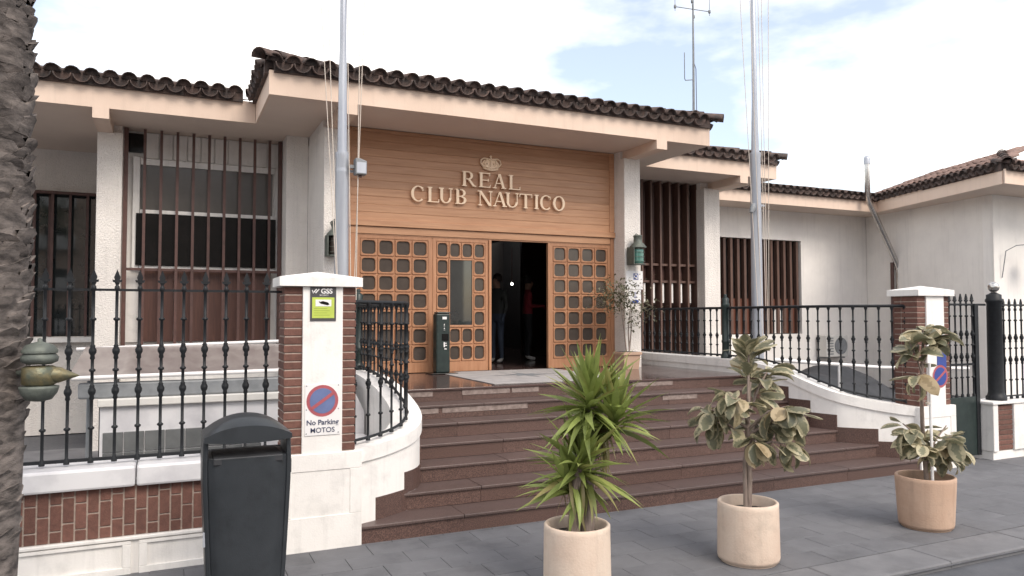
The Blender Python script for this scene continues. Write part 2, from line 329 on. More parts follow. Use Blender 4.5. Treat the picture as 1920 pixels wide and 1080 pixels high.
def bed(roof, a, b, h=.155, m=None):      # mortar bed under the eave tiles
    a = Vector((*a, 0)); b = Vector((*b, 0)); d = (b-a).normalized(); inn = Vector((-d.y, d.x, 0)); o1 = inn*-.05; o2 = inn*.35
    vs = [a+o1+Vector((0, 0, ZF-.02)), b+o1+Vector((0, 0, ZF-.02)), b+o2+Vector((0, 0, ZF-.02)), a+o2+Vector((0, 0, ZF-.02)), a+o1+Vector((0, 0, ZF+h)), b+o1+Vector((0, 0, ZF+h)), b+o2+Vector((0, 0, ZF+h+.135)), a+o2+Vector((0, 0, ZF+h+.135))]
    fixn(obj('tile_bed', MB().add(vs, [(0, 3, 2, 1), (4, 5, 6, 7), (0, 1, 5, 4), (1, 2, 6, 5), (2, 3, 7, 6), (3, 0, 4, 7)]), M_tile, roof))
def tile_row(roof, a, b, slope=SL, pitch=.238, zc=5.45, courses=1, over=.12, start=.5, end=.5, m=None):
    a = Vector((*a, 0)); b = Vector((*b, 0)); d = (b-a).normalized(); inn = Vector((-d.y, d.x, 0)); n = int((b-a).length/pitch)
    bed(roof, (a.x, a.y), (b.x, b.y))
    upv = (inn*math.cos(slope)+Vector((0, 0, math.sin(slope)))).normalized(); nz_ = d.cross(upv)
    rot = Matrix((d, upv, nz_)).transposed()
    for c in range(courses):
        for i in range(n+1):
            for kind, sh_ in ((0, 0.), (1, .5)):
                if kind == 1 and i == n: continue
                p = a+d*(pitch*(i+sh_))-inn*over+upv*(c*(TILE_L-.08))+Vector((0, 0, zc+c*.012))
                jit = Euler((random.uniform(-.03, .03), random.uniform(-.04, .04), random.uniform(-.03, .03))).to_matrix()
                if kind == 0: p = p+Vector((0, 0, .012))-inn*random.uniform(-.012, .02)
                else: p = p-inn*(.02+random.uniform(-.01, .012))
                inst('tile', cove if kind == 0 else chn, roof, p, rot @ jit)
def roof(poly, faces, m=M_tile):
    mb = MB().add(poly, faces); o = obj('roof', mb, m, club); return o
T = math.tan(SL); Z0 = 5.40
def hipz(dist): return Z0+dist*T
r1 = roof([(-6, 12.0, Z0), (1.2, 12.0, Z0), (1.2, 17, hipz(5)), (-6, 17, hipz(5)), (-6, 22, Z0), (1.2, 22, Z0)], [(0, 1, 2, 3), (3, 2, 5, 4)])
tile_row(r1, (-3.4, 12.0), (1.0, 12.0))
r2 = roof([(1.19, 10.33, Z0), (8.6, 10.33, Z0), (4.9, 14.03, hipz(3.7)), (1.19, 17.7, Z0), (8.6, 17.7, Z0)], [(0, 1, 2), (0, 2, 3), (1, 4, 2), (3, 2, 4)])
tile_row(r2, (1.25, 10.33), (8.56, 10.33))
tile_row(r2, (1.19, 12.0), (1.19, 10.40))
tile_row(r2, (8.60, 10.40), (8.60, 12.3))
r3 = roof([(8.58, 12.25, Z0), (12.02, 12.25, Z0), (12.02, 17, Z0), (10.3, 14, hipz(1.75)), (8.58, 14, hipz(1.75)), (8.58, 17, Z0)], [(0, 1, 3, 4), (1, 2, 3), (4, 3, 2, 5)])
tile_row(r3, (8.75, 12.25), (11.98, 12.25)); tile_row(r3, (12.02, 12.3), (12.02, 15.1))
r4 = roof([(12.0, 15.0, Z0), (18.6, 15.0, Z0), (18.6, 17, hipz(2)), (12, 17, hipz(2)), (12, 20, Z0), (18.6, 20, Z0)], [(0, 1, 2, 3), (3, 2, 5, 4)])
tile_row(r4, (12.2, 15.0), (18.4, 15.0))
SW = R(20); RUN = 2.6; ZR = Z0+RUN*math.tan(SW)
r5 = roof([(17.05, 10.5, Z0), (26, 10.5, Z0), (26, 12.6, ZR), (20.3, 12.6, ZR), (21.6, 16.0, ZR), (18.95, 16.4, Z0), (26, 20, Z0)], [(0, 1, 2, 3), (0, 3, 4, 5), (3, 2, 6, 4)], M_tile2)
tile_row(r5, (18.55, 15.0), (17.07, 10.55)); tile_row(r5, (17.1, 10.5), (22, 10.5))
# upper courses of the far wing, too small to pick apart
mbU = MB()
def bake(mb, src, p, rot):
    mb.add([(p+rot @ Vector(v)) for v in src.v], src.f, True)
a = Vector((18.75, 15.6, 0)); b = Vector((17.05, 10.5, 0)); d = (b-a).normalized(); inn = Vector((-d.y, d.x, 0))
up_ = (inn*math.cos(SW)+Vector((0, 0, math.sin(SW)))).normalized(); rot = Matrix((d, up_, d.cross(up_))).transposed()
for c in range(1, 7):
    for i in range(23):
        s_ = .238*i; run = c*.36*math.cos(SW)
        if s_ > (b-a).length-run*.93: continue
        p = a+d*s_+up_*(c*.36)+Vector((0, 0, Z0+.07))-inn*.1
        bake(mbU, cov_mb, p+Vector((random.uniform(-.01, .01), random.uniform(-.02, .02), random.uniform(0, .015))), rot)
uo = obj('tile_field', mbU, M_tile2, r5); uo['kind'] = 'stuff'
# hip ridge tiles
def hip(roof_, p0, p1, n):
    p0 = Vector(p0); p1 = Vector(p1); d = (p1-p0).normalized(); side = d.cross(Vector((0, 0, 1))).normalized(); nn = side.cross(d); rot = Matrix((side, d, nn)).transposed()
    for i in range(n):
        inst('tile', cov, roof_, p0+d*(i*.34)+Vector((0, 0, .02+.01*(i % 2))), rot, 1.15)
hip(r2, (1.04, 10.18, 5.47), (4.9, 14.03, hipz(3.7)+.1), 8); hip(r2, (8.75, 10.18, 5.45), (4.9, 14.03, hipz(3.7)+.1), 8)
hip(r3, (12.15, 12.1, 5.45), (10.3, 14, hipz(1.75)+.1), 5); hip(r5, (16.95, 10.38, 5.47), (20.3, 12.6, ZR+.1), 10)

# wooden entrance front: plank field, frame, doors
YD = 11.573
pan = cb('wood_panel', (2.47, 7.385, YD-.005, YD+.09, 3.53, 5.03), M_wood)
nP = 11; ph = (4.98-3.585)/nP
for i in range(nP):
    z = 3.585+ph*(i+.5)
    inst('plank', ubox(M_wood, 4.72, .03, ph-.005, .004), pan, (4.93, YD+.004+random.uniform(-.002, .002), z))
for b in ((2.462, 2.565, YD-.03, YD+.05, 3.59, 5.035), (7.29, 7.388, YD-.03, YD+.05, 3.59, 5.035), (2.567, 7.288, YD-.03, YD+.05, 4.985, 5.035), (2.462, 7.388, YD-.055, YD+.05, 3.49, 3.585), (2.55, 7.30, YD-.02, YD+.05, 3.37, 3.485)):
    box('frame', b, M_wood, pan, .006)
dfr = cb('door_frame', (2.462, 2.655, YD-.012, YD+.07, 1.16, 3.488), M_doorwood, .006)
box('jamb', (7.31, 7.388, YD-.012, YD+.07, 1.16, 3.488), M_doorwood, dfr, .006)
box('jamb', (2.657, 7.308, YD-.006, YD+.07, 3.352, 3.366), M_doorwood, dfr)
def rsq(cx, cz, hx, hz, r, n=4):
    pts = []
    for q, (sx, sz) in enumerate(((1, 1), (-1, 1), (-1, -1), (1, -1))):
        for k in range(n+1):
            a = math.pi/2*(q+k/n); pts.append((cx+sx*(hx-r)+r*math.cos(a), cz+sz*(hz-r)+r*math.sin(a)))
    return pts
def lattice_door(x0, x1, z0, z1, skip=()):
    cols, rows = 4, 7; ml, mt, mbm = .055, .05, .16
    cw = (x1-x0-2*ml)/cols; chh = (z1-z0-mt-mbm)/rows; mb = MB(); panes = []
    yf = YD
    # rails and stiles
    mb.box(x0, x0+ml, yf, yf+.05, z0, z1); mb.box(x1-ml, x1, yf, yf+.05, z0, z1)
    mb.box(x0+ml, x1-ml, yf, yf+.05, z0, z0+mbm); mb.box(x0+ml, x1-ml, yf, yf+.05, z1-mt, z1)
    for i in range(cols):
        for j in range(rows):
            if (i, j) in skip: continue
            cx = x0+ml+cw*(i+.5); cz = z0+mbm+chh*(j+.5); hx, hz = cw/2, chh/2
            n = 4; m_ = 4*(n+1)
            # ring loops: cell edge (recessed seam), raised frame, hole edge, hole depth
            def sq(ins): return rsq(cx, cz, hx-ins, hz-ins, .004, n)
            loops = [([p for p in sq(.0)], yf+.012), (sq(.006), yf+.012), (rsq(cx, cz, hx-.012, hz-.012, .02, n), yf-.006), (rsq(cx, cz, hx*.80, hz*.80, .05, n), yf-.006), (rsq(cx, cz, hx*.76, hz*.76, .05, n), yf+.002), (rsq(cx, cz, hx*.76, hz*.76, .05, n), yf+.03)]
            vs = [(p[0], y, p[1]) for lp, y in loops for p in lp]
            fs = [(q*m_+k, q*m_+(k+1) % m_, (q+1)*m_+(k+1) % m_, (q+1)*m_+k) for q in range(len(loops)-1) for k in range(m_)]
            mb.add(vs, [tuple(reversed(f)) for f in fs])
            panes.append((cx, cz, hx*.78, hz*.78))
    dr = obj('door', mb, M_doorwood, club)
    cx, cz, hx, hz = panes[0]
    pm = MB().prism_y([(p[0]-cx, p[1]-cz) for p in rsq(cx, cz, hx, hz, .045)], -.004, .004)
    me = pm.mesh('pane', M_dpane)
    for cx, cz, hx, hz in panes: inst('pane', me, dr, (cx, yf+.026, cz))
    return dr, cw, chh, ml, mbm
ZD0, ZD1 = 1.165, 3.35
lattice_door(2.66, 3.895, ZD0, ZD1)
sk = [(i, j) for i in (1, 2) for j in (2, 3, 4, 5)]
d2, cw, chh, ml, mbm = lattice_door(3.92, 4.90, ZD0, ZD1, sk)
gx0, gx1 = 3.92+ml+cw, 3.92+ml+3*cw; gz0, gz1 = ZD0+mbm+2*chh, ZD0+mbm+6*chh
for b in ((gx0, gx0+.022, YD-.008, YD+.04, gz0, gz1), (gx1-.022, gx1, YD-.008, YD+.04, gz0, gz1), (gx0+.022, gx1-.022, YD-.008, YD+.04, gz0, gz0+.035), (gx0+.022, gx1-.022, YD-.008, YD+.04, gz1-.022, gz1)): box('pane_frame', b, M_doorwood, d2, .004)
box('pane', (gx0+.015, gx1-.015, YD+.012, YD+.02, gz0+.03, gz1-.018), M_mirror, d2)
box('stile', (3.897, 3.918, YD+.01, YD+.05, ZD0, ZD1), M_doorwood, dfr)
box('stile', (4.902, 4.945, YD-.03, YD+.06, ZD0, ZD1), M_doorwood, dfr, .004)
lattice_door(6.07, 7.308, ZD0, ZD1)
box('stile', (6.03, 6.066, YD-.01, YD+.06, ZD0, ZD1), M_doorwood, dfr, .004)
# dark hall behind the opening
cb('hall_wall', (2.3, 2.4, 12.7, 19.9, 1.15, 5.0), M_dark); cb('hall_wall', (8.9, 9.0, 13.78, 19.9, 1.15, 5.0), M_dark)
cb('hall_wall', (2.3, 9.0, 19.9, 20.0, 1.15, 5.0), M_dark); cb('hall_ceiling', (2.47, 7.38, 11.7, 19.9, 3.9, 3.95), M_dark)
cb('hall_floor', (2.47, 8.9, 11.66, 19.9, 1.0, 1.156), M_pol)
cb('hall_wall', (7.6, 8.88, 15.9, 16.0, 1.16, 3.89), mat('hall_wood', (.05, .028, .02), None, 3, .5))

# window with brown bars left of the portal
w1 = cb('window', (-.66, 1.735, 13.30, 13.335, 1.665, 4.565), M_white)
box('frame', (-.53, -.43, 13.22, 13.30, 2.84, 4.62), M_white, w1, .006); box('frame', (1.64, 1.73, 13.22, 13.30, 2.84, 4.60), M_white, w1, .006)
box('frame', (-.425, 1.635, 13.23, 13.30, 4.50, 4.60), M_white, w1, .006); box('frame', (-.425, 1.635, 13.20, 13.30, 3.715, 3.775), M_white, w1, .006); box('frame', (-.425, 1.635, 13.22, 13.30, 2.84, 2.885), M_white, w1, .004)
box('pane', (-.42, .592, 13.265, 13.30, 3.77, 4.505), M_blind, w1); box('pane', (.60, 1.60, 13.265, 13.30, 3.77, 4.505), M_blind, w1)
box('pane', (-.475, 1.65, 13.185, 13.215, 2.89, 3.712), M_black, w1)
for i in range(4): box('lower_panel', (-.41+i*.50, .085+i*.50, 13.24, 13.30, 1.67, 2.82), M_brownpanel, w1, .004)
box('transom', (-.63, 1.72, 13.10, 13.16, 2.795, 2.835), M_brown, w1)
for x in (-.625, 1.70): box('bar', (x-.03, x+.03, 13.06, 13.12, 1.55, 5.03), M_brown, w1)
for i in range(9): box('bar', (-.36+i*.236-.021, -.36+i*.236+.021, 13.05, 13.09, 1.62, 5.03), M_brown, w1)
box('gap', (-.62, -.36, 13.28, 13.34, 4.70, 5.0), M_black, w1)
for i in range(10): box('lining_board', (-.36+i*.209, -.36+i*.209+.19, 13.31, 13.339, 4.62, 5.03), M_white, w1, .004)
# window far left
w2 = cb('window', (-3.0, -.5, 15.50, 15.55, 1.72, 4.27), M_mirror)
for i in range(11): box('bar', (-2.95+i*.27-.022, -2.95+i*.27+.022, 15.30, 15.34, 1.72, 4.27), M_brown, w2)
box('transom', (-3.05, -.5, 15.28, 15.38, 4.24, 4.29), M_brown, w2); box('sill', (-3.1, -.6, 15.22, 15.42, 1.62, 1.71), M_white, w2)
box('glazing_bar', (-1.95, -1.9, 15.46, 15.498, 1.72, 4.27), M_brown, w2)
# tall louvre screen right of the portal
w3 = cb('window', (7.735, 10.75, 13.70, 13.74, 1.17, 5.03), M_brownpanel)
for i in range(13): box('slat', (7.80+i*.245, 7.845+i*.245, 13.42, 13.64, 1.18, 5.03), M_slat, w3)
for z in (3.17, 2.80): box('transom', (7.76, 10.74, 13.48, 13.60, z, z+.05), M_slat, w3)
for i in range(12):
    box('pane', (7.86+i*.245, 8.03+i*.245, 13.60, 13.63, 2.86, 3.16), M_brown, w3)
    box('white_block', (7.86+i*.245, 7.96+i*.245, 13.52, 13.58, 2.36, 2.79), M_white, w3)
    box('pane', (7.86+i*.245, 8.03+i*.245, 13.64, 13.66, 1.3, 2.3), M_black, w3)
# louvre window in the far wall
w4 = cb('window', (13.42, 16.5, 16.14, 16.18, 1.56, 4.22), M_dark)
for i in range(13): box('slat', (13.47+i*.24, 13.55+i*.24, 15.99, 16.11, 1.58, 4.21), M_slat, w4)
for i in range(12): box('lower_panel', (13.56+i*.24, 13.70+i*.24, 16.08, 16.12, 1.58, 2.55), mat('redbrown', (.14, .05, .03), None, 5, .5) if i == 0 else bpy.data.materials['redbrown'], w4)
box('white_block', (15.55, 15.95, 16.06, 16.075, 1.58, 2.25), M_white, w4)

# ------------------------------------------------------------------ lettering and crown
sgn = thing('sign_lettering', (4.93, 11.5, 3.9), 'raised golden capitals reading REAL CLUB NAUTICO below a crown on wood', 'sign')
def poly_rect(x0, x1, y0, y1): return [(x0, y0), (x1, y0), (x1, y1), (x0, y1)]
def diag(x0, y0, x1, y1, w): return [(x0-w/2, y0), (x0+w/2, y0), (x1+w/2, y1), (x1-w/2, y1)]
def arcp(cx, cy, rx, ry, a0, a1, tk, tn, n=18):
    o_ = []; i_ = []
    for k in range(n+1):
        a = R(a0+(a1-a0)*k/n); t = tn+(tk-tn)*abs(math.cos(a))**1.3
        o_.append((cx+rx*math.cos(a), cy+ry*math.sin(a))); i_.append((cx+(rx-t)*math.cos(a), cy+(ry-t*.75)*math.sin(a)))
    return [[o_[k], o_[k+1], i_[k+1], i_[k]] for k in range(n)]
TK, TN, SF = .18, .085, .065
def glyph(ch, w):     # w = width/height; list of polygons in unit height
    P = []
    def stem(x, y0=0, y1=1, s0=True, s1=True, tk=TK):
        P.append(poly_rect(x, x+tk, y0, y1))
        if s0: P.append(poly_rect(x-.07, x+tk+.07, y0, y0+SF))
        if s1: P.append(poly_rect(x-.07, x+tk+.07, y1-SF, y1))
    if ch == 'I': stem(w/2-TK/2)
    if ch == 'L':
        stem(.08); P.append(poly_rect(.1, w, 0, .06)); P.append(diag(w-.02, 0, w-.0, .22, .05))
    if ch == 'E':
        stem(.08)
        for y in (0, .47, .94): P.append(poly_rect(.2, w-(.12 if y == .47 else .02), y, y+.06))
        P.append(diag(w-.03, 0, w, .2, .05)); P.append(poly_rect(w-.06, w-.01, .80, .99)); P.append(poly_rect(w-.15, w-.11, .40, .6))
    if ch == 'T':
        stem(w/2-TK/2, s1=False); P.append(poly_rect(.02, w-.02, .93, 1)); P.append(poly_rect(.02, .07, .76, .98)); P.append(poly_rect(w-.07, w-.02, .76, .98))
    if ch == 'A':
        P.append(diag(.10, 0, w/2-.02, 1, .06)); P.append(diag(w-.14, 0, w/2, 1, TK)); P.append(poly_rect(.22, w-.25, .32, .38))
        P.append(poly_rect(-.02, .24, 0, SF)); P.append(poly_rect(w-.30, w+.03, 0, SF))
    if ch == 'N':
        P.append(poly_rect(.1, .16, 0, 1)); P.append(poly_rect(w-.16, w-.1, 0, 1)); P.append(diag(w-.16, 0, .12, 1, TK+.02))
        P.append(poly_rect(0, .26, 0, SF)); P.append(poly_rect(w-.28, w, 1-SF, 1)); P.append(poly_rect(-.04, .14, 1-SF, 1))
    if ch == 'U':
        P.append(poly_rect(.1, .1+TK, .35, 1)); P.append(poly_rect(w-.17, w-.11, .35, 1)); P += arcp(w/2, .36, w/2-.1, .37, 180, 360, TK*.9, TN)
        P.append(poly_rect(0, .34, 1-SF, 1)); P.append(poly_rect(w-.28, w, 1-SF, 1))
    if ch == 'O': P += arcp(w/2, .5, w/2, .52, 0, 360, TK, TN, 30)
    if ch == 'C':
        P += arcp(w*.52, .5, w*.52, .52, 48, 312, TK, TN, 24); P.append(poly_rect(w*.83, w*.88, .70, .93))
    if ch == 'B':
        stem(.08); P += arcp(w-.38, .75, .33, .25, -90, 90, TK, TN, 10); P += arcp(w-.38, .26, .38, .27, -90, 90, TK, TN, 10)
        P.append(poly_rect(.2, w-.37, .94, 1)); P.append(poly_rect(.2, w-.37, .48, .54)); P.append(poly_rect(.2, w-.37, 0, .06))
    if ch == 'R':
        stem(.08); P += arcp(w-.50, .73, .33, .27, -90, 90, TK, TN, 10); P.append(poly_rect(.2, w-.49, .94, 1)); P.append(poly_rect(.2, w-.49, .46, .52))
        P.append(diag(w-.08, 0, w-.48, .5, TK)); P.append(poly_rect(w-.20, w+.06, 0, SF))
    return P
def letter(ch, x0, x1, z0, h):
    mb = MB()
    for k, pl in enumerate(glyph(ch, (x1-x0)/h)):
        q = [(x0+px*h, z0+pz*h) for px, pz in pl]
        ar = sum(q[i][0]*q[(i+1) % len(q)][1]-q[(i+1) % len(q)][0]*q[i][1] for i in range(len(q)))
        if ar < 0: q = q[::-1]
        mb.prism_y(q, YD-.072-.0006*(k % 7), YD-.042)
    o = obj('letter', mb, M_gold, sgn)
h = .248
for ch, a, b in (('R', 4.40, 4.635), ('E', 4.70, 4.905), ('A', 4.96, 5.19), ('L', 5.25, 5.46)): letter(ch, a, b, 4.228, h)
for ch, a, b in (('C', 3.525, 3.755), ('L', 3.80, 3.995), ('U', 3.995, 4.235), ('B', 4.28, 4.475), ('N', 4.69, 4.945), ('A', 4.96, 5.205), ('U', 5.185, 5.44), ('T', 5.445, 5.695), ('I', 5.72, 5.835), ('C', 5.845, 6.075), ('O', 6.10, 6.335)): letter(ch, a, b, 3.922, h)
# crown emblem
crn = MB(); cx, cz = 4.925, 4.535
def ring(pts, r): crn.tube([(x, YD-.045, z) for x, z in pts], r, 6)
ring([(cx-.13+.26*k/10, cz+.025-.025*math.sin(math.pi*k/10)) for k in range(11)], .018); ring([(cx-.145+.29*k/10, cz+.065-.025*math.sin(math.pi*k/10)) for k in range(11)], .014)
for s_ in (-1, 1):
    ring([(cx+s_*x, cz+z) for x, z in ((.14, .06), (.185, .11), (.175, .165), (.12, .195), (.05, .185), (.0, .165))], .014)
    ring([(cx+s_*x, cz+z) for x, z in ((.07, .05), (.105, .10), (.095, .155), (.05, .19), (.0, .175))], .012)
ring([(cx, cz+.04), (cx, cz+.19)], .014); ring([(cx, cz+.19), (cx, cz+.25)], .009); ring([(cx-.02, cz+.228), (cx+.02, cz+.228)], .008)
for k in range(5): crn.lathe([(.001, -.02), (.02, 0), (.001, .02)], (cx-.12+.06*k, YD-.05, cz+.105), 6)
crn.lathe([(.001, -.025), (.024, 0), (.001, .025)], (cx, YD-.05, cz+.195), 8)
crn.prism_y([(cx-.135, cz+.02), (cx+.135, cz+.02), (cx+.16, cz+.11), (cx+.11, cz+.17), (cx-.11, cz+.17), (cx-.16, cz+.11)], YD-.04, YD-.022)
obj('crown', crn, M_gold, sgn)

# ------------------------------------------------------------------ staircase and porch
RI, TR_, Y0 = .165, .371, 6.765
RC = [(9.12, 6.83), (8.95, 6.95), (8.75, 7.13), (8.56, 7.30), (8.395, 7.50), (8.315, 7.75), (8.265, 8.05), (8.25, 8.4), (8.25, 9.0), (8.25, 9.75), (8.25, 11.0), (8.25, 12.5)]
RZ = [.85, .87, .905, .95, 1.005, 1.075, 1.17, 1.27, 1.35, 1.37, 1.37, 1.37]
LC = [(1.56, 6.83), (1.83, 6.95), (2.10, 7.12), (2.28, 7.28), (2.40, 7.50), (2.455, 7.75), (2.455, 8.05), (2.43, 8.4), (2.41, 9.0), (2.41, 9.75), (2.41, 11.0), (2.41, 12.5)]
def xat(path, y):
    for (xa, ya), (xb, yb) in zip(path, path[1:]):
        if ya <= y <= yb: return xa+(xb-xa)*(y-ya)/(yb-ya)
    return path[0][0] if y < path[0][1] else path[-1][0]
stair = thing('staircase', (5.3, 6.8, 0), 'seven broad reddish granite steps rising to the wooden entrance', 'staircase')
for k in range(1, 8):
    yk = Y0+TR_*(k-1); z0, z1 = RI*(k-1), RI*k
    yb = yk+TR_+.05 if k < 7 else 11.60
    xl, xr = xat(LC, yk)-.12, xat(RC, yk)+.12
    if k == 1: xl, xr = 1.60, 9.12
    if k == 2: xl, xr = 2.0, 8.85
    st = box('step', (xl, xr, yk+.034, yb, z0 if k > 1 else -.02, z1-.032), M_gran, stair)
    cuts = [xl]; q = xl+random.uniform(.7, 1.3)
    while q < xr-.5: cuts.append(q); q += random.uniform(1.15, 1.45)
    cuts.append(xr)
    for ca, cb_ in zip(cuts, cuts[1:]):
        box('riser_slab', (ca+.0015, cb_-.0015, yk+.022+random.uniform(-.001, .001), yk+.033, (z0 if k > 1 else -.02)+.001, z1-.031), M_gran, st)
        if k < 7: box('tread_slab', (ca+.0015, cb_-.0015, yk+random.uniform(-.0015, .0015), yb-.028, z1-.030, z1+random.uniform(-.001, .001)), M_tread, st, .007)
    if k == 7: box('tread_slab', (2.38, 8.28, yk, yb, z1-.030, z1), M_pol, st, .006)
    for (side, path, sg) in ((0, LC, 1), (1, RC, -1)):      # stepped skirting against the side walls
        if k > 6: continue
        mb = MB(); ya = yk+.005 if k > 1 else 6.93; ys = [ya+(yk+TR_+.025-ya)*q/4 for q in range(5)]
        inn_ = [(xat(path, y)+sg*.014, y) for y in ys]; out_ = [(xat(path, y)-sg*.05, y) for y in ys]
        pl = (out_+inn_[::-1]) if side == 1 else (inn_+out_[::-1])
        ar = sum(pl[i][0]*pl[(i+1) % len(pl)][1]-pl[(i+1) % len(pl)][0]*pl[i][1] for i in range(len(pl)))
        if ar < 0: pl = pl[::-1]
        mb.prism(pl, z1+.001, z1+RI-.036+.08); obj('skirting', mb, M_gran, stair)
for k, spans in ((7, ((2.62, 3.05), (3.45, 4.12), (4.15, 4.55), (6.05, 6.75))), (6, ((2.62, 3.0), (3.05, 4.2), (6.3, 6.9)))):
    yk = Y0+TR_*(k-1)
    for a, b in spans: box('repair_patch', (a, b, yk+.016, yk+.03, RI*k-.098, RI*k-.034), M_patch, stair)
tag(box('door_mat', (3.97, 6.08, 9.16, 11.50, 1.158, 1.164), M_mat), 'pale grey entrance mat on the porch before the open door', 'mat')
em = MB()
for k in range(8):
    a = math.pi/4*k; r_ = .62 if k % 2 == 0 else .38
    c_ = Vector((5.05, 10.45, 1.166)); p = c_+Vector((math.cos(a)*r_, math.sin(a)*r_*.8, 0)); q1 = c_+Vector((math.cos(a+.4)*.16, math.sin(a+.4)*.13, 0)); q2 = c_+Vector((math.cos(a-.4)*.16, math.sin(a-.4)*.13, 0))
    em.add([q2, p, q1, c_], [(0, 1, 2, 3)])
obj('mat_emblem', em, M_grey, bpy.data.objects['door_mat'])

# ------------------------------------------------------------------ side walls of the stairs with curved railing
def offset(path, dist):
    out = []
    for i, p in enumerate(path):
        a = Vector(path[max(i-1, 0)]); b = Vector(path[min(i+1, len(path)-1)]); d = (b-a).normalized(); out.append((p[0]+d.y*dist, p[1]-d.x*dist))
    return out
def dense(path, zs, n=4):
    P, Z = [], []
    for i in range(len(path)-1):
        p0 = path[max(i-1, 0)]; p1 = path[i]; p2 = path[i+1]; p3 = path[min(i+2, len(path)-1)]
        z0, z1, z2, z3 = zs[max(i-1, 0)], zs[i], zs[i+1], zs[min(i+2, len(path)-1)]
        for k in range(n):
            t = k/n; c = lambda a, b, c_, d: .5*((2*b)+(c_-a)*t+(2*a-5*b+4*c_-d)*t*t+(-a+3*b-3*c_+d)*t**3)
            P.append((c(p0[0], p1[0], p2[0], p3[0]), c(p0[1], p1[1], p2[1], p3[1]))); Z.append(c(z0, z1, z2, z3))
    P.append(path[-1]); Z.append(zs[-1]); return P, Z
def ribbon(inner, outer, zb, zt):      # closed wall strip
    n = len(inner); vs = []
    for i in range(n): vs += [(*inner[i], zb[i]), (*inner[i], zt[i]), (*outer[i], zt[i]), (*outer[i], zb[i])]
    fs = [(i*4+k, i*4+(k+1) % 4, (i+1)*4+(k+1) % 4, (i+1)*4+k) for i in range(n-1) for k in range(4)]
    return MB().add(vs, fs+[(3, 2, 1, 0), ((n-1)*4, (n-1)*4+1, (n-1)*4+2, (n-1)*4+3)])
def fixn(o):
    bm = bmesh.new(); bm.from_mesh(o.data); bmesh.ops.recalc_face_normals(bm, faces=bm.faces); bm.to_mesh(o.data); bm.free(); return o
def smoothsides(o):
    for p in o.data.polygons: p.use_smooth = True
    m_ = o.modifiers.new('es', 'EDGE_SPLIT'); m_.split_angle = R(35); return o
ZTOP = 2.2
def baluster(x, y, zb, zt, parent, sc=1., name='baluster'):
    r = .0118*sc; H_ = zt-zb
    pr = [(r*1.9, 0), (r*1.9, .025), (r, .035)]
    def ringat(z, R_, hh): return [(r, z-hh), (R_, z-hh*.5), (R_, z+hh*.5), (r, z+hh)]
    zz = sorted([z for z in (1.13-zb, 1.425-zb, 1.586-zb, 1.74-zb, 1.99-zb) if .1 < z < H_-.08])
    for z in zz:
        kn = min(abs(z+zb-1.425), abs(z+zb-1.74)) < .01
        pr += ([(r, z-.05), (r*1.6, z-.045), (r*1.6, z-.035), (r*1.3, z-.03), (r*2.4, z), (r*2.4, z+.012), (r*1.2, z+.035), (r*1.7, z+.04), (r, z+.05)] if kn else ringat(z, r*2, .014))
    pr += [(r, H_-.06), (r*1.9, H_-.03), (r*1.9, H_)]
    return obj(name, MB().lathe(pr, (x, y, zb), 8), M_iron, parent)
def post(x, y, zb, zt, parent, r=.06):
    h_ = zt-zb
    pr = [(r*1.35, 0), (r*1.35, .05), (r*1.1, .07), (r, .1), (r, .25), (r*1.12, .26), (r*1.12, .29), (r, .3), (r*.96, h_-.22), (r*1.12, h_-.2), (r*1.12, h_-.16), (r*.9, h_-.14), (r*1.05, h_-.08), (r*.6, h_-.06), (r*.35, h_-.05), (r*.5, h_-.03), (r*.35, h_-.008), (.002, h_)]
    return obj('post', MB().lathe(pr, (x, y, zb), 16), M_igreen, parent)
def stair_wall(path, zs, sg, lab_w, lab_r):
    P, Z = dense(path, zs); n = len(P); T_ = .27
    out = offset(P, T_*sg)
    w = thing('curved_wall', (path[4][0], path[4][1], 0), lab_w, 'wall', 'walls flanking the steps')
    inn_c = offset(P, -.022*sg); out_c = offset(P, (T_+.022)*sg)
    smoothsides(fixn(obj('wall', ribbon(P, out, [-.02]*n, [z-.125 for z in Z]), M_white, w)))
    smoothsides(fixn(obj('coping', ribbon(inn_c, out_c, [z-.124 for z in Z], Z), M_white, w)))
    rl = thing('iron_railing', (path[4][0], path[4][1], 1.0), lab_r, 'railing', 'railings flanking the steps')
    mid = offset(P, T_*.5*sg)
    L_ = [0]
    for i in range(1, n): L_.append(L_[-1]+(Vector(mid[i])-Vector(mid[i-1])).length)
    def at(s_):
        for i in range(1, n):
            if L_[i] >= s_:
                t = (s_-L_[i-1])/max(1e-6, L_[i]-L_[i-1]); return (mid[i-1][0]+(mid[i][0]-mid[i-1][0])*t, mid[i-1][1]+(mid[i][1]-mid[i-1][1])*t, Z[i-1]+(Z[i]-Z[i-1])*t)
        return (*mid[-1], Z[-1])
    obj('top_rail', MB().tube([(x, y, ZTOP) for x, y in mid], .02, 8), M_iron, rl)
    obj('bottom_rail', MB().tube([(x, y, z+.05) for (x, y), z in zip(mid, Z)], .015, 6), M_iron, rl)
    sp = min(range(n), key=lambda i: abs(P[i][1]-9.75)); ps = L_[sp]
    s_ = .10
    while s_ < L_[-1]-.05:
        x, y, z = at(s_)
        if abs(s_-ps) > .10: baluster(x, y, z+.02, ZTOP, rl)
        s_ += .162
    post(*at(ps)[:2], 1.37, 2.43, rl); post(*at(L_[-1]-.02)[:2], 1.37, 2.43, rl)
    return w, rl
stair_wall(RC, RZ, 1, 'white curved wall sweeping down beside the right end of the steps', 'black iron baluster railing on the curved wall right of the steps')
stair_wall(LC, RZ, -1, 'white curved wall bulging out beside the parking-sign pillar', 'black iron baluster railing curving up behind the parking-sign pillar')

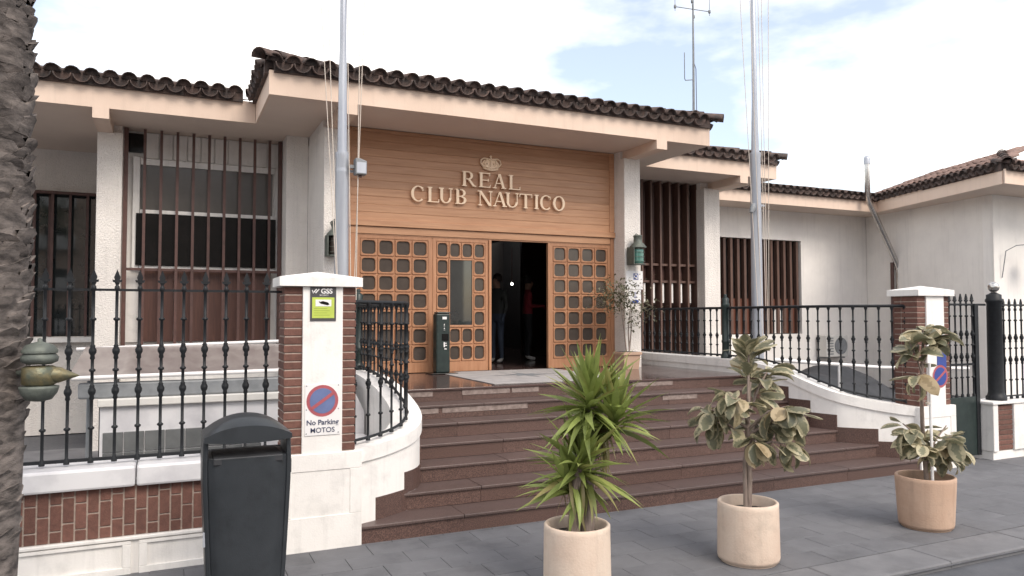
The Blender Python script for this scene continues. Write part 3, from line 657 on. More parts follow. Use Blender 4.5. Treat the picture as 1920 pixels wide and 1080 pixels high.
# ------------------------------------------------------------------ brick pillars
def pillar(x0, label, panel_faces=True):
    x1 = x0+.63; y0, y1 = 6.80, 7.16
    g = thing('brick_pillar', ((x0+x1)/2, 7.1, 0), label, 'pillar', 'brick pillars beside the steps')
    pl = box('plinth', (x0-.03, x1+.06, y0-.03, y1+.03, 0, .852), M_white, g, .012)
    for b in ((x0-.028, x1+.058, y0-.037, y0-.0295, .70, .85), (x0-.028, x1+.058, y0-.037, y0-.0295, .0, .30), (x0-.028, x0+.07, y0-.037, y0-.0295, .301, .699), (x1-.05, x1+.058, y0-.037, y0-.0295, .301, .699)): box('panel_moulding', b, M_white, pl, .004)
    box('core', (x0+.008, x1-.008, y0+.008, y1-.008, .853, 2.33), M_mortar, g)
    n = 20; pt = (2.33-.855)/n
    for i in range(n):
        z = .855+pt*(i+.5)
        for (xa, xb) in ((x0, x0+.16), (x1-.128, x1)):
            for (ya, yb) in ((y0, y0+.24), (y0+.252, y1)):
                inst('brick', ubox(M_brick, xb-xa, yb-ya, pt-.013, .004), g, ((xa+xb)/2+random.uniform(-.002, .002), (ya+yb)/2+random.uniform(-.002, .001), z))
    box('white_panel', (x0+.155, x1-.121, y0-.022, y0+.05, .845, 2.332), M_white, g, .006)
    cp = MB(); a, b, c, d, = x0-.05, x1+.05, y0-.06, y1+.06
    cp.box(a, b, c, d, 2.333, 2.415)
    cp.add([(a, c, 2.415), (b, c, 2.415), (b, d, 2.415), (a, d, 2.415), ((a+b)/2, (c+d)/2, 2.475)], [(0, 1, 4), (1, 2, 4), (2, 3, 4), (3, 0, 4)])
    obj('cap', cp, M_white, g)
    return g
pillar(.933, 'brick and white pillar carrying the security sign, behind the litter bin')
pillar(9.10, 'brick and white pillar with blue and no-parking signs behind the staked plant')

# signs on the pillars
ys = 6.778-.008
s1 = tag(box('security_sign', (1.150, 1.378, ys, ys+.006, 2.025, 2.328), M_signg), 'grey and yellow security camera notice high on the left pillar', 'sign')
box('yellow_field', (1.166, 1.362, ys-.002, ys-.0003, 2.05, 2.235), M_yel, s1); box('white_field', (1.195, 1.335, ys-.004, ys-.0023, 2.155, 2.215), M_signw, s1)
inst('lettering', text_mesh('GSS', .062, M_signw, bold=.0018), s1, (1.293, ys-.002, 2.289), FRONT)
inst('lettering', text_mesh('SECURITY', .018, M_signw), s1, (1.27, ys-.002, 2.253), FRONT)
for k in range(2): inst('lettering', text_mesh('/', .06, M_signw, bold=.003), s1, (1.188+k*.022, ys-.002, 2.289), Euler((R(90), R(25), 0)))
inst('lettering', text_mesh('/', .04, M_signw, bold=.002), s1, (1.172, ys-.002, 2.283), Euler((R(90), R(-35), 0)))
cm_ = MB().prism_y([(1.235, 2.195), (1.245, 2.178), (1.30, 2.165), (1.318, 2.172), (1.305, 2.19), (1.26, 2.202)][::-1], ys-.006, ys-.0043); cm_.prism_y([(1.222, 2.196), (1.228, 2.2), (1.25, 2.18), (1.244, 2.176)][::-1], ys-.0055, ys-.0043)
obj('camera_mark', cm_, M_black, s1)
for k in range(4): box('print_line', (1.18, 1.30+.02*(k % 2), ys-.0035, ys-.0023, 2.135-k*.02, 2.138-k*.02), mat('olive_print', (.25, .3, .06)) if k == 0 else bpy.data.materials['olive_print'], s1)
def disc(cx, cz, r, y0, y1, n=32): return MB().prism_y([(cx+r*math.cos(2*math.pi*k/n), cz+r*math.sin(2*math.pi*k/n)) for k in range(n)], y0, y1)
def noparking(name_par, cx, cz, r, y, blue, red):
    obj('red_ring', disc(cx, cz, r, y-.002, y-.0002), red, name_par); obj('blue_disc', disc(cx, cz, r*.80, y-.004, y-.0022), blue, name_par)
    q = R(35); u = Vector((math.cos(q), math.sin(q))); v = Vector((-u.y, u.x)); L_ = r*.84; w = r*.10
    pts = [(cx+u.x*a+v.x*b, cz+u.y*a+v.y*b) for a, b in ((-L_, -w), (L_, -w), (L_, w), (-L_, w))]
    obj('red_bar', MB().prism_y(pts, y-.006, y-.0042), red, name_par)
s2 = tag(box('parking_sign', (1.112, 1.420, ys, ys+.006, 1.012, 1.462), M_signw), 'white plate with faded no-parking disc above the words No Parking MOTOS', 'sign')
noparking(s2, 1.264, 1.315, .140, ys, M_signbf, M_signr)
inst('lettering', text_mesh('No Parking', .062, M_txt, bold=.0012), s2, (1.266, ys-.002, 1.124), FRONT); inst('lettering', text_mesh('MOTOS', .062, M_txt, bold=.0004), s2, (1.266, ys-.002, 1.055), FRONT)
sc_ = MB().lathe([(.006, 0), (.005, .003)], n=6).mesh('screw', M_grey)
for x in (1.125, 1.405):
    for z in (1.03, 1.24, 1.45): inst('screw', sc_, s2, (x, ys-.0005, z), FRONT)
s3 = tag(obj('round_sign', disc(9.49, 1.247, .155, ys, ys+.006), M_signw), 'round no-parking sign on the pillar behind the staked plant', 'sign')
noparking(s3, 9.49, 1.247, .152, ys, M_signb, M_signr)
tag(box('blue_sign', (9.44, 9.62, ys, ys+.006, 1.36, 1.80), M_signb), 'plain blue plate above the round sign on the right pillar', 'sign')

# ------------------------------------------------------------------ low street wall and spear fence
sw_ = thing('street_wall', (-1, 7, 0), 'low wall of upright bricks with marble coping between palm and bin', 'wall')
box('base', (-4, .90, 6.815, 7.12, -.02, .27), M_white, sw_); box('ledge', (-4, .90, 6.79, 7.12, .272, .30), M_white, sw_, .006)
for i in range(5):
    xa = .86-1.10*i; xb = xa-1.04
    for b in ((xb, xa, 6.797, 6.814, .235, .262), (xb, xa, 6.797, 6.814, .0, .055), (xb, xb+.06, 6.797, 6.814, .056, .234), (xa-.06, xa, 6.797, 6.814, .056, .234)): box('panel_moulding', b, M_white, sw_, .003)
box('core', (-4, .90, 6.832, 7.10, .302, .70), M_mortar, sw_)
nx = 46; px = .0855
for i in range(nx):
    x = .90-px*(i+.5)
    zs = [(.306, .50), (.512, .70)] if i % 2 == 0 else [(.306, .385), (.397, .59), (.602, .70)]
    if i % 4 == 2: zs = [(.306, .44), (.452, .64), (.652, .70)]
    for a, b in zs: inst('brick', ubox(M_brick, px-.013, .04, b-a, .004), sw_, (x, 6.843+random.uniform(-.002, .002), (a+b)/2))
for i in range(4):
    xa = .905-1.12*i; box('coping_slab', (xa-1.112, xa, 6.76, 7.15, .702, .868), M_marble, sw_, .02)
fl = thing('spear_fence', (-1, 6.95, .87), 'black iron spear-topped fence on the low brick wall', 'fence')
def spear_mb(h_):
    r = .0122; pr = [(r*1.8, 0), (r*1.8, .03), (r, .05)]
    for z, k in ((.28, 0), (.575, 1), (.745, 0), (.90, 1), (1.16, 0)):
        pr += ([(r, z-.07), (r*1.6, z-.06), (r*1.3, z-.035), (r*2.3, z-.012), (r*2.4, z+.01), (r*1.4, z+.035), (r*1.7, z+.042), (r, z+.055)] if k else [(r, z-.015), (r*2.0, z-.006), (r*2.0, z+.006), (r, z+.015)])
    pr += [(r, h_-.17), (r*1.8, h_-.16), (r*1.4, h_-.13), (r*.8, h_-.12), (r*1.6, h_-.10)]
    mb = MB().lathe(pr, n=10)
    t = h_-.10; mb.prism_y([(-.011, t-.02), (.011, t-.02), (.013, t), (.032, t+.005), (.036, t+.025), (.018, t+.022), (.024, t+.045), (.0, t+.11), (-.024, t+.045), (-.018, t+.022), (-.036, t+.025), (-.032, t+.005), (-.013, t)], -.009, .009)
    return mb
spear = spear_mb(1.56).mesh('spear_bar', M_iron)
for i in range(24): inst('spear_bar', spear, fl, (.80-.1685*i, 6.95, .885))
box('rail', (-4, .93, 6.943, 6.957, 2.275, 2.295), M_iron, fl); box('rail', (-4, .93, 6.935, 6.965, .90, .925), M_iron, fl)

# right-hand gate, post, low wall and fence
gt = thing('iron_gate', (10.3, 7.0, 0), 'dark spear-topped gate with solid lower panel beside the right pillar', 'gate')
gs = spear_mb(1.47).mesh('spear_bar', M_iron)
for i in range(7): inst('spear_bar', gs, gt, (9.85+.125*i, 7.05, .90))
box('panel', (9.80, 10.66, 7.03, 7.07, .06, .90), M_igreen, gt, .004); box('rail', (9.78, 10.9, 7.04, 7.06, 2.21, 2.24), M_iron, gt); box('rail', (9.78, 10.66, 7.04, 7.06, 1.35, 1.38), M_iron, gt)
box('stile', (10.62, 10.70, 7.02, 7.08, .06, 2.24), M_iron, gt, .004)
rw = thing('street_wall', (12, 7, 0), 'low white wall with brick inset at the right edge of the scene', 'wall')
box('base', (10.74, 16, 6.88, 7.2, -.02, .12), M_white, rw); box('pier', (10.72, 10.83, 6.85, 7.22, .121, .79), M_white, rw, .01); box('pier', (11.19, 11.55, 6.85, 7.22, .121, .79), M_white, rw, .01)
box('core', (10.831, 11.189, 6.895, 7.2, .121, .76), M_mortar, rw); box('wall', (11.551, 16, 6.88, 7.2, .121, .79), M_white, rw)
box('coping_slab', (10.69, 16, 6.83, 7.25, .792, .83), M_white, rw, .008)
for i in range(9):
    z = .165+i*.0715
    inst('brick', ubox(M_brick, .35, .05, .057, .004), rw, (11.01, 6.90, z))
rf = thing('spear_fence', (12, 7, .83), 'black iron spear fence right of the ball-topped post', 'fence')
for i in range(8): inst('spear_bar', gs, rf, (11.24+.14*i, 7.0, .835))
box('rail', (11.2, 16, 6.99, 7.01, 2.21, 2.235), M_iron, rf); box('rail', (11.2, 16, 6.99, 7.01, .87, .89), M_iron, rf)
gp = thing('gate_post', (11.06, 7.0, .83), 'round dark iron gate post topped with a silvery ball', 'post')
obj('shaft', MB().lathe([(.135, 0), (.135, .05), (.115, .07), (.105, .12), (.098, 1.42), (.115, 1.44), (.115, 1.47), (.10, 1.49), (.10, 1.54), (.06, 1.56), (.03, 1.58)], (11.06, 7.02, .831), 20), M_iron, gp)
obj('ball', MB().lathe([(.03, -.07)]+[(.078*math.sin(R(a)), -.078*math.cos(R(a))) for a in range(25, 180, 15)]+[(.002, .078)], (11.06, 7.02, 2.485), 16), M_chrome, gp)

# ------------------------------------------------------------------ flagpoles
def flagpole(x, y, zb, label, jz, clampz, left):
    f = thing('flagpole', (x, y, zb), label, 'flagpole', 'flagpoles flanking the entrance')
    obj('lower_tube', MB().lathe([(.14, 0), (.14, .04), (.098, .05), (.094, 1.4), (.082, jz-zb-.02), (.086, jz-zb), (.086, jz-zb+.06)], (x, y, zb), 20), M_steel, f)
    obj('upper_tube', MB().lathe([(.063, jz-zb+.05), (.044, 5.6), (.03, 9.2), (.001, 9.22)], (x, y, zb), 16), M_steel, f)
    cl = obj('clamp', MB().lathe([(.085, 0), (.085, .05)], (x, y, clampz), 16), M_steel, f)
    obj('bracket', MB().box(x+.085, x+.17, y-.015, y+.015, clampz+.01, clampz+.04), M_steel, cl)
    for k, (dx0, dx1, dy, zt) in enumerate(((-.42, -.06, .05, 5.2), (-.30, -.05, .0, 5.3), (.10, .10, -.08, 9.5), (.30, .12, .03, 9.5), (.19, .13, -.03, 9.2))):
        z0 = 1.75 if k > 1 else 1.6
        bx = (-.02, -.03, .11, .12, .16)[k] if left else (-.04, .02, .10, .13, .15)[k]
        tx = (-.55, -.38, -.07, .38, .22)[k] if left else (-.48, -.24, -.1, .1, .26)[k]
        pts = [(x+bx+(tx-bx)*t, y-.09+dy*t, z0+((10.2)-z0)*t+.0) for t in (0, .25, .5, .75, 1)]
        obj('halyard', MB().tube(pts, .0055, 5), M_rope, f)
    return f
flagpole(1.955, 9.3, .0, 'grey flagpole with ropes rising behind the left brick pillar', 4.05, 3.86, True)
flagpole(8.655, 9.3, .0, 'grey flagpole with ropes beside the railing right of the steps', 4.66, 3.84, False)
def flood(x, y, z, label):
    f = thing('floodlight', (x, y, z), label, 'floodlight', 'floodlights on the flagpoles')
    obj('housing', MB().prism_y([(x-.01, z-.10), (x+.13, z-.10), (x+.13, z+.07), (x+.04, z+.10), (x-.01, z+.10)], y-.08, y+.06), M_grey, f, .008)
    box('lens', (x+.005, x+.12, y-.083, y-.081, z-.085, z+.05), M_steel, f); box('arm', (x-.07, x-.011, y-.02, y+.02, z-.02, z+.02), M_grey, f)
    obj('knob', MB().lathe([(.02, 0), (.025, .02), (.001, .03)], (x+.06, y-.02, z-.13), 8), M_brown, f)
flood(2.10, 9.22, 3.93, 'grey floodlight box strapped to the left flagpole')
fl2 = thing('floodlight', (8.49, 9.22, 3.8), 'small grey spotlight clamped to the right flagpole', 'floodlight', 'floodlights on the flagpoles')
obj('housing', MB().tube([(8.46, 9.2, 3.72), (8.50, 9.2, 3.80), (8.53, 9.22, 3.86)], [.03, .05, .03], 10), M_grey, fl2); box('arm', (8.52, 8.575, 9.24, 9.27, 3.85, 3.88), M_grey, fl2)

# ------------------------------------------------------------------ litter bin
bn = thing('litter_bin', (.53, 5.75, 0), 'tall dark grey litter bin with curved hood in front of the brick pillar', 'litter bin')
def bell(z):      # half width by height
    return .238+.057*min(1, max(0, z))**.7-.03*max(0, z-1.0)
def shell(name, zs, dep, m, parent, inset=0., n=28, p=3.2, smooth=True, cap=True):
    prof = []
    for z in zs: prof.append((bell(z)-inset, (dep if not callable(dep) else dep(z))-inset, z))
    vs = []; 
    for hx, hy, z in prof:
        for k in range(n):
            a = 2*math.pi*k/n; c, s_ = math.cos(a), math.sin(a)
            vs.append((.53+hx*math.copysign(abs(c)**(2/p), c), 5.75+hy*math.copysign(abs(s_)**(2/p), s_), z))
    q = len(prof); fs = [(i*n+k, i*n+(k+1) % n, (i+1)*n+(k+1) % n, (i+1)*n+k) for i in range(q-1) for k in range(n)]
    mb = MB().add(vs, fs, smooth)
    if cap: mb.add(vs[:n], [tuple(range(n-1, -1, -1))]); mb.add(vs[-n:], [tuple(range(n))])
    return obj(name, mb, m, parent)
shell('body', [.06, .3, .6, .85, 1.02, 1.08], .238, M_bin, bn, .004, p=3.4, n=40)
shell('foot', [0, .06], .17, M_bin, bn, .06)
box('liner_rim', (.30, .76, 5.530, 5.96, 1.04, 1.09), M_tarp, bn, .008)
for sg in (-1, 1):
    mb = MB(); prev = []
    for z in (.04, .3, .6, .9, 1.05, 1.2, 1.24):
        x = .53+sg*(bell(z)+.004); xi = x-sg*.034
        prev.append([(x, 5.75-.15, z), (x, 5.75+.15, z), (xi, 5.75+.17, z), (xi, 5.75-.17, z)])
    vs = [v for q in prev for v in q]; fs = [(i*4+k, i*4+(k+1) % 4, (i+1)*4+(k+1) % 4, (i+1)*4+k) for i in range(len(prev)-1) for k in range(4)]
    mb.add(vs, fs+[(3, 2, 1, 0), (len(vs)-4, len(vs)-3, len(vs)-2, len(vs)-1)]); fixn(obj('side_post', mb, M_bin, bn, .012))
# hood: arched lid
hd = MB(); n = 20; secs = []
for i in range(9):
    t = -1+2*i/8; y = 5.75+.225*t; e = math.sqrt(max(0, 1-abs(t)**3.5)); row = []
    for k in range(n+1):
        u = -1+2*k/n; x = .53+u*(.291); row.append((x, y, 1.232+.128*(1-abs(u)**2.2)*(.55+.45*e)))
    secs.append(row)
low = [[(p[0], p[1], 1.200-.018*(1-((p[0]-.53)/.291)**2)) for p in row] for row in (secs[0], secs[-1])]
vs = [p for row in secs for p in row]; m_ = n+1
fs = [(i*m_+k, i*m_+k+1, (i+1)*m_+k+1, (i+1)*m_+k) for i in range(8) for k in range(n)]
b0 = len(vs); vs += low[0]; b1 = len(vs); vs += low[1]
fs += [(b0+k, b0+k+1, k+1, k) for k in range(n)]; fs += [(8*m_+k, 8*m_+k+1, b1+k+1, b1+k) for k in range(n)]
fs += [(b0+k+1, b0+k, b1+k, b1+k+1) for k in range(n)]
fs += [tuple([b0]+[i*m_ for i in range(9)]+[b1]), tuple([b0+n]+[i*m_+n for i in range(9)]+[b1+n])]
hd.add(vs, fs, True); o = fixn(obj('hood', hd, M_bin, bn)); o.modifiers.new('es', 'EDGE_SPLIT').split_angle = R(40)
for z in (.48, .88): box('hinge', (.243, .258, 5.60, 5.612, z, z+.10), M_steel, bn)
box('lock', (.822, .838, 5.66, 5.72, .93, 1.03), M_bin, bn, .004)

# ------------------------------------------------------------------ planters and plants
def potted(x, y, r, h_, m, label, ring_=True, taper=.0):
    g = thing('plant_pot', (x, y, 0), label, 'plant pot', 'pots on the pavement')
    rb = r-taper
    obj('pot', MB().lathe([(rb*.92, .0), (rb*.92, .02), (rb, .022), (rb+.006, .05), (r, h_-.04), (r, h_-.008), (r-.008, h_), (r-.022, h_), (r-.03, h_-.01), (r-.035, h_-.10)], (x, y, 0), 40), m, g)
    s_ = obj('soil', MB().lathe([(r-.035, h_-.09), (r*.5, h_-.07), (.001, h_-.06)], (x, y, 0), 24), M_soil, g)
    return g
P1, P2, P3 = (2.835, 4.98), (4.49, 4.97), (6.78, 5.02)
potted(*P1, .25, .50, M_pot, 'cream cylindrical pot holding the spiky yucca')
potted(*P2, .25, .50, M_pot, 'cream cylindrical pot holding the bushy variegated rubber plant')
potted(*P3, .27, .50, M_terra, 'terracotta pot holding the tall staked plant', taper=.03)
def blade(droop, n=6, w=.068, fold=.35):
    mb = MB(); vs = []; fs = []
    for i in range(n+1):
        t = i/n; ww = w*(math.sin(math.pi*min(1, t*.75+.22))**.8)*(1-t**4)+.001; y = t*(1-.12*droop*t); z = -droop*t*t*.55
        vs += [(-ww, y, z+ww*fold), (0, y, z), (ww, y, z+ww*fold)]
    for i in range(n): fs += [(i*3, i*3+1, i*3+4, i*3+3), (i*3+1, i*3+2, i*3+5, i*3+4)]
    return mb.add(vs, fs, True)
def orient(direction, twist=0.):
    d = Vector(direction).normalized(); side = d.cross(Vector((0, 0, 1)))
    side = side.normalized() if side.length > 1e-4 else Vector((1, 0, 0)); nn = side.cross(d)
    return Matrix((side, d, nn)).transposed() @ Matrix.Rotation(twist, 3, 'Y')
yl = [blade(d).mesh('leaf', M_yuc) for d in (.05, .2, .45, .8)]; yd = [blade(d, w=.04).mesh('leaf', M_yucd) for d in (.6, 1.1)]
yu = thing('yucca_plant', (*P1, .42), 'bright green spiky yucca with two thick stems in the leftmost pot', 'plant')
hx, hy = P1
heads = [((hx+.14, hy+.04, 1.42), 95, .52, 1.0), ((hx+.02, hy-.02, .98), 78, .50, .75), ((hx+.30, hy-.06, 1.30), 62, .50, .7), ((hx-.06, hy+.02, .84), 34, .44, .5)]
obj('stem', MB().tube([(hx+.09, hy, .42), (hx+.10, hy, .75), (hx+.14, hy+.02, 1.1), (hx+.16, hy+.04, 1.42)], [.055, .047, .042, .036], 10), M_stem, yu)
obj('stem', MB().tube([(hx-.03, hy-.01, .42), (hx-.02, hy, .7), (hx+.02, hy-.02, 1.02)], [.048, .04, .034], 10), M_stem, yu)
obj('stem', MB().tube([(hx+.13, hy+.01, .95), (hx+.22, hy, 1.10), (hx+.30, hy-.05, 1.32)], [.035, .03, .028], 8), M_stem, yu)
rnd = random.Random(3)
for c, n, ln, upb in heads:
    for i in range(n):
        az = rnd.uniform(0, 2*math.pi); t = (i+.5)/n
        el = R(88-112*t**.95*(.62+.38*upb))+rnd.uniform(-.15, .15)
        d = Vector((math.cos(az)*math.cos(el), math.sin(az)*math.cos(el), math.sin(el)))
        me = yl[min(3, int(t*2.5+rnd.random()*.9))]
        s_ = ln*rnd.uniform(.72, 1.12)*(1 if t > .12 else .8)
        inst('leaf', me, yu, Vector(c)+Vector((0, 0, -.12*t)), orient(d, rnd.uniform(-.6, .6)), (s_*rnd.uniform(.75, 1.0), s_, s_))
for i in range(26):      # green leaves hanging along the lower stems
    az = rnd.uniform(0, 2*math.pi); el = R(rnd.uniform(-70, -20)); s_ = rnd.uniform(.26, .38)
    inst('leaf', yl[rnd.choice((2, 3))], yu, (hx+rnd.uniform(-.04, .08), hy+rnd.uniform(-.03, .03), rnd.uniform(.72, .86)), orient((math.cos(az)*math.cos(el), math.sin(az)*math.cos(el), math.sin(el)), rnd.uniform(-.5, .5)), s_)
for c, n, ln in (((hx+.22, hy, 1.24), 14, .46), ((hx+.04, hy, .90), 10, .40), ((hx-.06, hy, .80), 6, .36)):
    for i in range(n):
        az = rnd.uniform(0, 2*math.pi); el = R(rnd.uniform(-75, -35)); s_ = ln*rnd.uniform(.7, 1.1)
        inst('leaf', rnd.choice(yd), yu, Vector(c)+Vector((0, 0, rnd.uniform(-.08, .05))), orient((math.cos(az)*math.cos(el), math.sin(az)*math.cos(el), math.sin(el)), rnd.uniform(-.5, .5)), s_)
def broad(droop, n=7, w=.27, cup=.18):
    mb = MB(); vs = []; fs = []
    for i in range(n+1):
        t = i/n; ww = w*math.sqrt(max(.002, 1-(2*t-1)**2))*(1.05-.12*t)*(1 if t > .12 else .6)+.003; y = math.sin(t*(1.0+.35*droop))/(1.0+.2*droop)*1.1; z = -droop*t*t*.55
        vs += [(-ww, y, z+cup*ww+.012*math.sin(9*t)), (-ww*.5, y, z+cup*ww*.3), (0, y, z-.014), (ww*.5, y, z+cup*ww*.3), (ww, y, z+cup*ww-.012*math.sin(8*t))]
    for i in range(n):
        for k in range(4): fs.append((i*5+k, i*5+k+1, (i+1)*5+k+1, (i+1)*5+k))
    return mb.add(vs, fs, True)
bl = [broad(d, cup=c, w=w).mesh('leaf', M_rub) for d, c, w in ((.1, .3, .27), (.4, .1, .30), (.7, .5, .26), (.3, -.25, .29), (1.0, .2, .28), (1.3, -.2, .26))]
def leafy(parent, pts, n, ln, rng, drop=-20, spread=35):      # leaves around a branch polyline
    pts = [Vector(p) for p in pts]
    for i in range(n):
        t = rng.uniform(.25, 1)**.8*(len(pts)-1); k = min(int(t), len(pts)-2); p = pts[k].lerp(pts[k+1], t-k); dr = (pts[k+1]-pts[k]).normalized()
        az = i*2.4+rng.uniform(-.5, .5); out = Vector((math.cos(az), math.sin(az), 0))
        d = out+dr*.6+Vector((0, 0, math.tan(R(drop+rng.uniform(-spread, spread)))*.9))
        d.normalize(); s_ = ln*rng.uniform(.75, 1.2)
        inst('leaf', rng.choice(bl), parent, p+d*.03, orient(d, rng.uniform(-.7, .7)), (s_*rng.uniform(.85, 1.1), s_, s_))
rb = thing('rubber_plant', (*P2, .42), 'bushy variegated rubber plant with cream-edged leaves in the middle pot', 'plant', 'rubber plants')
x, y = P2; rg = random.Random(11)
obj('trunk', MB().tube([(x+.0, y, .42), (x+.02, y, .7), (x+.01, y, 1.0), (x+.03, y+.02, 1.25), (x+.06, y+.02, 1.5)], [.032, .027, .024, .02, .014], 10), M_stem, rb)
obj('trunk', MB().tube([(x-.04, y-.02, .42), (x-.03, y, .8), (x+.0, y, 1.02)], [.018, .016, .012], 8), M_stem, rb)
for tip, z0, n in (((.08, .05, 1.80), 1.3, 15), ((.34, .10, 1.58), 1.2, 16), ((-.30, -.12, 1.42), 1.15, 13), ((-.45, .05, 1.30), 1.1, 10), ((.48, -.15, 1.22), 1.05, 15), ((.40, .25, 1.10), 1.0, 12), ((-.24, .25, 1.18), 1.0, 10), ((.18, -.30, 1.32), 1.1, 12), ((-.16, -.28, 1.05), .95, 8), ((.30, -.22, .98), .92, 11)):
    p0 = Vector((x+.02, y, z0)); p1 = Vector((x+tip[0], y+tip[1], tip[2])); mid = p0.lerp(p1, .5)+Vector((0, 0, .05))
    obj('branch', MB().tube([p0, mid, p1], [.014, .011, .007], 6), M_stem, rb)
    leafy(rb, [p0, mid, p1], int(n*1.55), .205, rg, -28 if tip[2] < 1.6 else 22)
rp3 = thing('rubber_plant', (*P3, .42), 'tall sparse variegated rubber plant tied to a stake in the terracotta pot', 'plant', 'rubber plants')
x, y = P3; rg = random.Random(5)
obj('trunk', MB().tube([(x+.02, y, .42), (x-.02, y, .9), (x-.03, y, 1.4), (x+.02, y, 1.85)], [.022, .02, .017, .012], 8), M_stem, rp3)
for tip, z0, n in (((.02, .0, 1.93), 1.5, 16), ((-.18, .0, 1.80), 1.45, 9), ((.13, -.05, 1.88), 1.55, 9), ((-.20, -.08, 1.50), 1.35, 5), ((-.30, .0, 1.02), .75, 12), ((-.22, -.15, .86), .65, 9), ((.28, -.05, .78), .62, 13), ((.48, -.02, .72), .6, 11), ((.12, -.2, .9), .65, 8), ((.40, .05, .95), .62, 6)):
    p0 = Vector((x, y, z0)); p1 = Vector((x+tip[0], y+tip[1], tip[2])); mid = p0.lerp(p1, .5)+Vector((0, 0, .04))
    obj('branch', MB().tube([p0, mid, p1], [.012, .009, .006], 6), M_stem, rp3); leafy(rp3, [p0, mid, p1], int(n*1.5), .21, rg, -30 if tip[2] < 1.7 else -15)
stk = thing('plant_stake', (x-.05, y-.03, .42), 'thin pale metal stake standing in the terracotta pot', 'stake')
obj('rod', MB().tube([(x-.03, y-.10, .40), (x-.025, y-.09, 1.60)], .014, 8), M_signw, stk)
obj('tie', MB().lathe([(.03, 0), (.032, .01), (.03, .02)], (x-.026, y-.07, 1.2), 10), M_rope, stk)
# small planter by the door
tp = thing('box_planter', (7.25, 10.95, 1.155), 'terracotta box planter on the porch beside the right column', 'plant pot')
mb = MB(); a0 = [(-.17, -.15), (.17, -.15), (.17, .15), (-.17, .15)]
mb.add([(7.24+p[0]*.85, 10.93+p[1]*.85, 1.157) for p in a0]+[(7.24+p[0], 10.93+p[1], 1.45) for p in a0], [(3, 2, 1, 0)]+[(i, (i+1) % 4, 4+(i+1) % 4, 4+i) for i in range(4)]); mb.add([(7.24+p[0]*.9, 10.93+p[1]*.9, 1.43) for p in a0], [(0, 1, 2, 3)])
obj('box', mb, M_terra, tp); box('rim', (7.05, 7.43, 10.76, 11.10, 1.40, 1.449), M_terra, tp, .006); box('soil', (7.08, 7.40, 10.79, 11.07, 1.43, 1.452), M_soil, tp)
sb = thing('slender_shrub', (7.24, 10.93, 1.45), 'slender small-leaved shrub in the box planter by the door', 'plant')
for dx, dy, zt in ((-.02, 0, 2.5), (.05, .02, 2.35), (.02, -.03, 2.2)):
    obj('stem', MB().tube([(7.24+dx, 10.93+dy, 1.44), (7.22+dx*2, 10.93, 1.8), (7.16+dx*4, 10.93+dy*3, zt)], [.014, .011, .006], 6), M_stem, sb)
mb = MB(); rg = random.Random(9)
for cx_, cy_, cz_, r_, n in ((7.12, 10.93, 2.44, .42, 520), (6.90, 10.9, 2.34, .32, 300), (7.36, 10.92, 2.2, .22, 90), (7.30, 10.9, 1.95, .18, 60), (7.70, 10.95, 2.2, .22, 90)):
    for i in range(n):
        v = Vector((rg.gauss(0, .5), rg.gauss(0, .5), rg.gauss(0, .4)))*r_; p = Vector((cx_, cy_, cz_))+v
        d = Vector((rg.uniform(-1, 1), rg.uniform(-1, 1), rg.uniform(-.6, .8))).normalized(); s_ = d.cross(Vector((0, 0, 1))).normalized()*.018; ln = rg.uniform(.05, .09)
        mb.add([p, p+d*ln*.5+s_, p+d*ln, p+d*ln*.5-s_], [(0, 1, 2, 3)])
obj('foliage', mb, M_olive, sb)['kind'] = 'stuff'

# ------------------------------------------------------------------ palm at the left edge with old ship lamp
pm = thing('palm_tree', (-1.07, 5.2, 0), 'rough brown palm trunk standing at the left edge', 'palm tree')
def prad(z): return .292+.035*math.sin(z*.9)+.02*(z/8)
def pcx(z): return -1.09+.016*z
obj('trunk', MB().lathe([(prad(z*.25)-.03, z*.25) for z in range(0, 37)], (-1.05, 5.2, -.02), 20), M_bark, pm)
mb = MB(); rg = random.Random(21)
for j in range(135):
    z = -.02+j*.068
    for i in range(13):
        a = 2*math.pi*(i+.5*(j % 2))/13+rg.uniform(-.14, .14); r_ = prad(z); cx_ = pcx(z)
        w = rg.uniform(.075, .125); hgt = rg.uniform(.05, .115); o_ = rg.uniform(.0, .034); tl = rg.uniform(-.03, .03)
        n_ = Vector((math.cos(a), math.sin(a), 0)); t_ = Vector((-math.sin(a), math.cos(a), 0)); b_ = Vector((cx_, 5.2, z+rg.uniform(-.02, .02)))+n_*(r_-.034)
        row = []
        for q in range(5):
            u = -1+q/2; sag = n_*(-.5*(u*w)**2/r_)
            row.append((b_+t_*(u*w)+sag, b_+t_*(u*w*.92)+sag+n_*(.018+o_)*(1-.45*u*u)+Vector((0, 0, hgt*(1-.35*u*u)+u*tl+rg.uniform(-.008, .008))), b_+t_*(u*w*.85)+sag-n_*.012+Vector((0, 0, hgt*.95*(1-.35*u*u)+u*tl))))
        vs = [p_ for r3_ in row for p_ in r3_]
        mb.add(vs, [f for q in range(4) for f in ((q*3, q*3+3, q*3+4, q*3+1), (q*3+1, q*3+4, q*3+5, q*3+2))])
obj('bark', mb, M_bark, pm)['kind'] = 'stuff'
mb = MB()
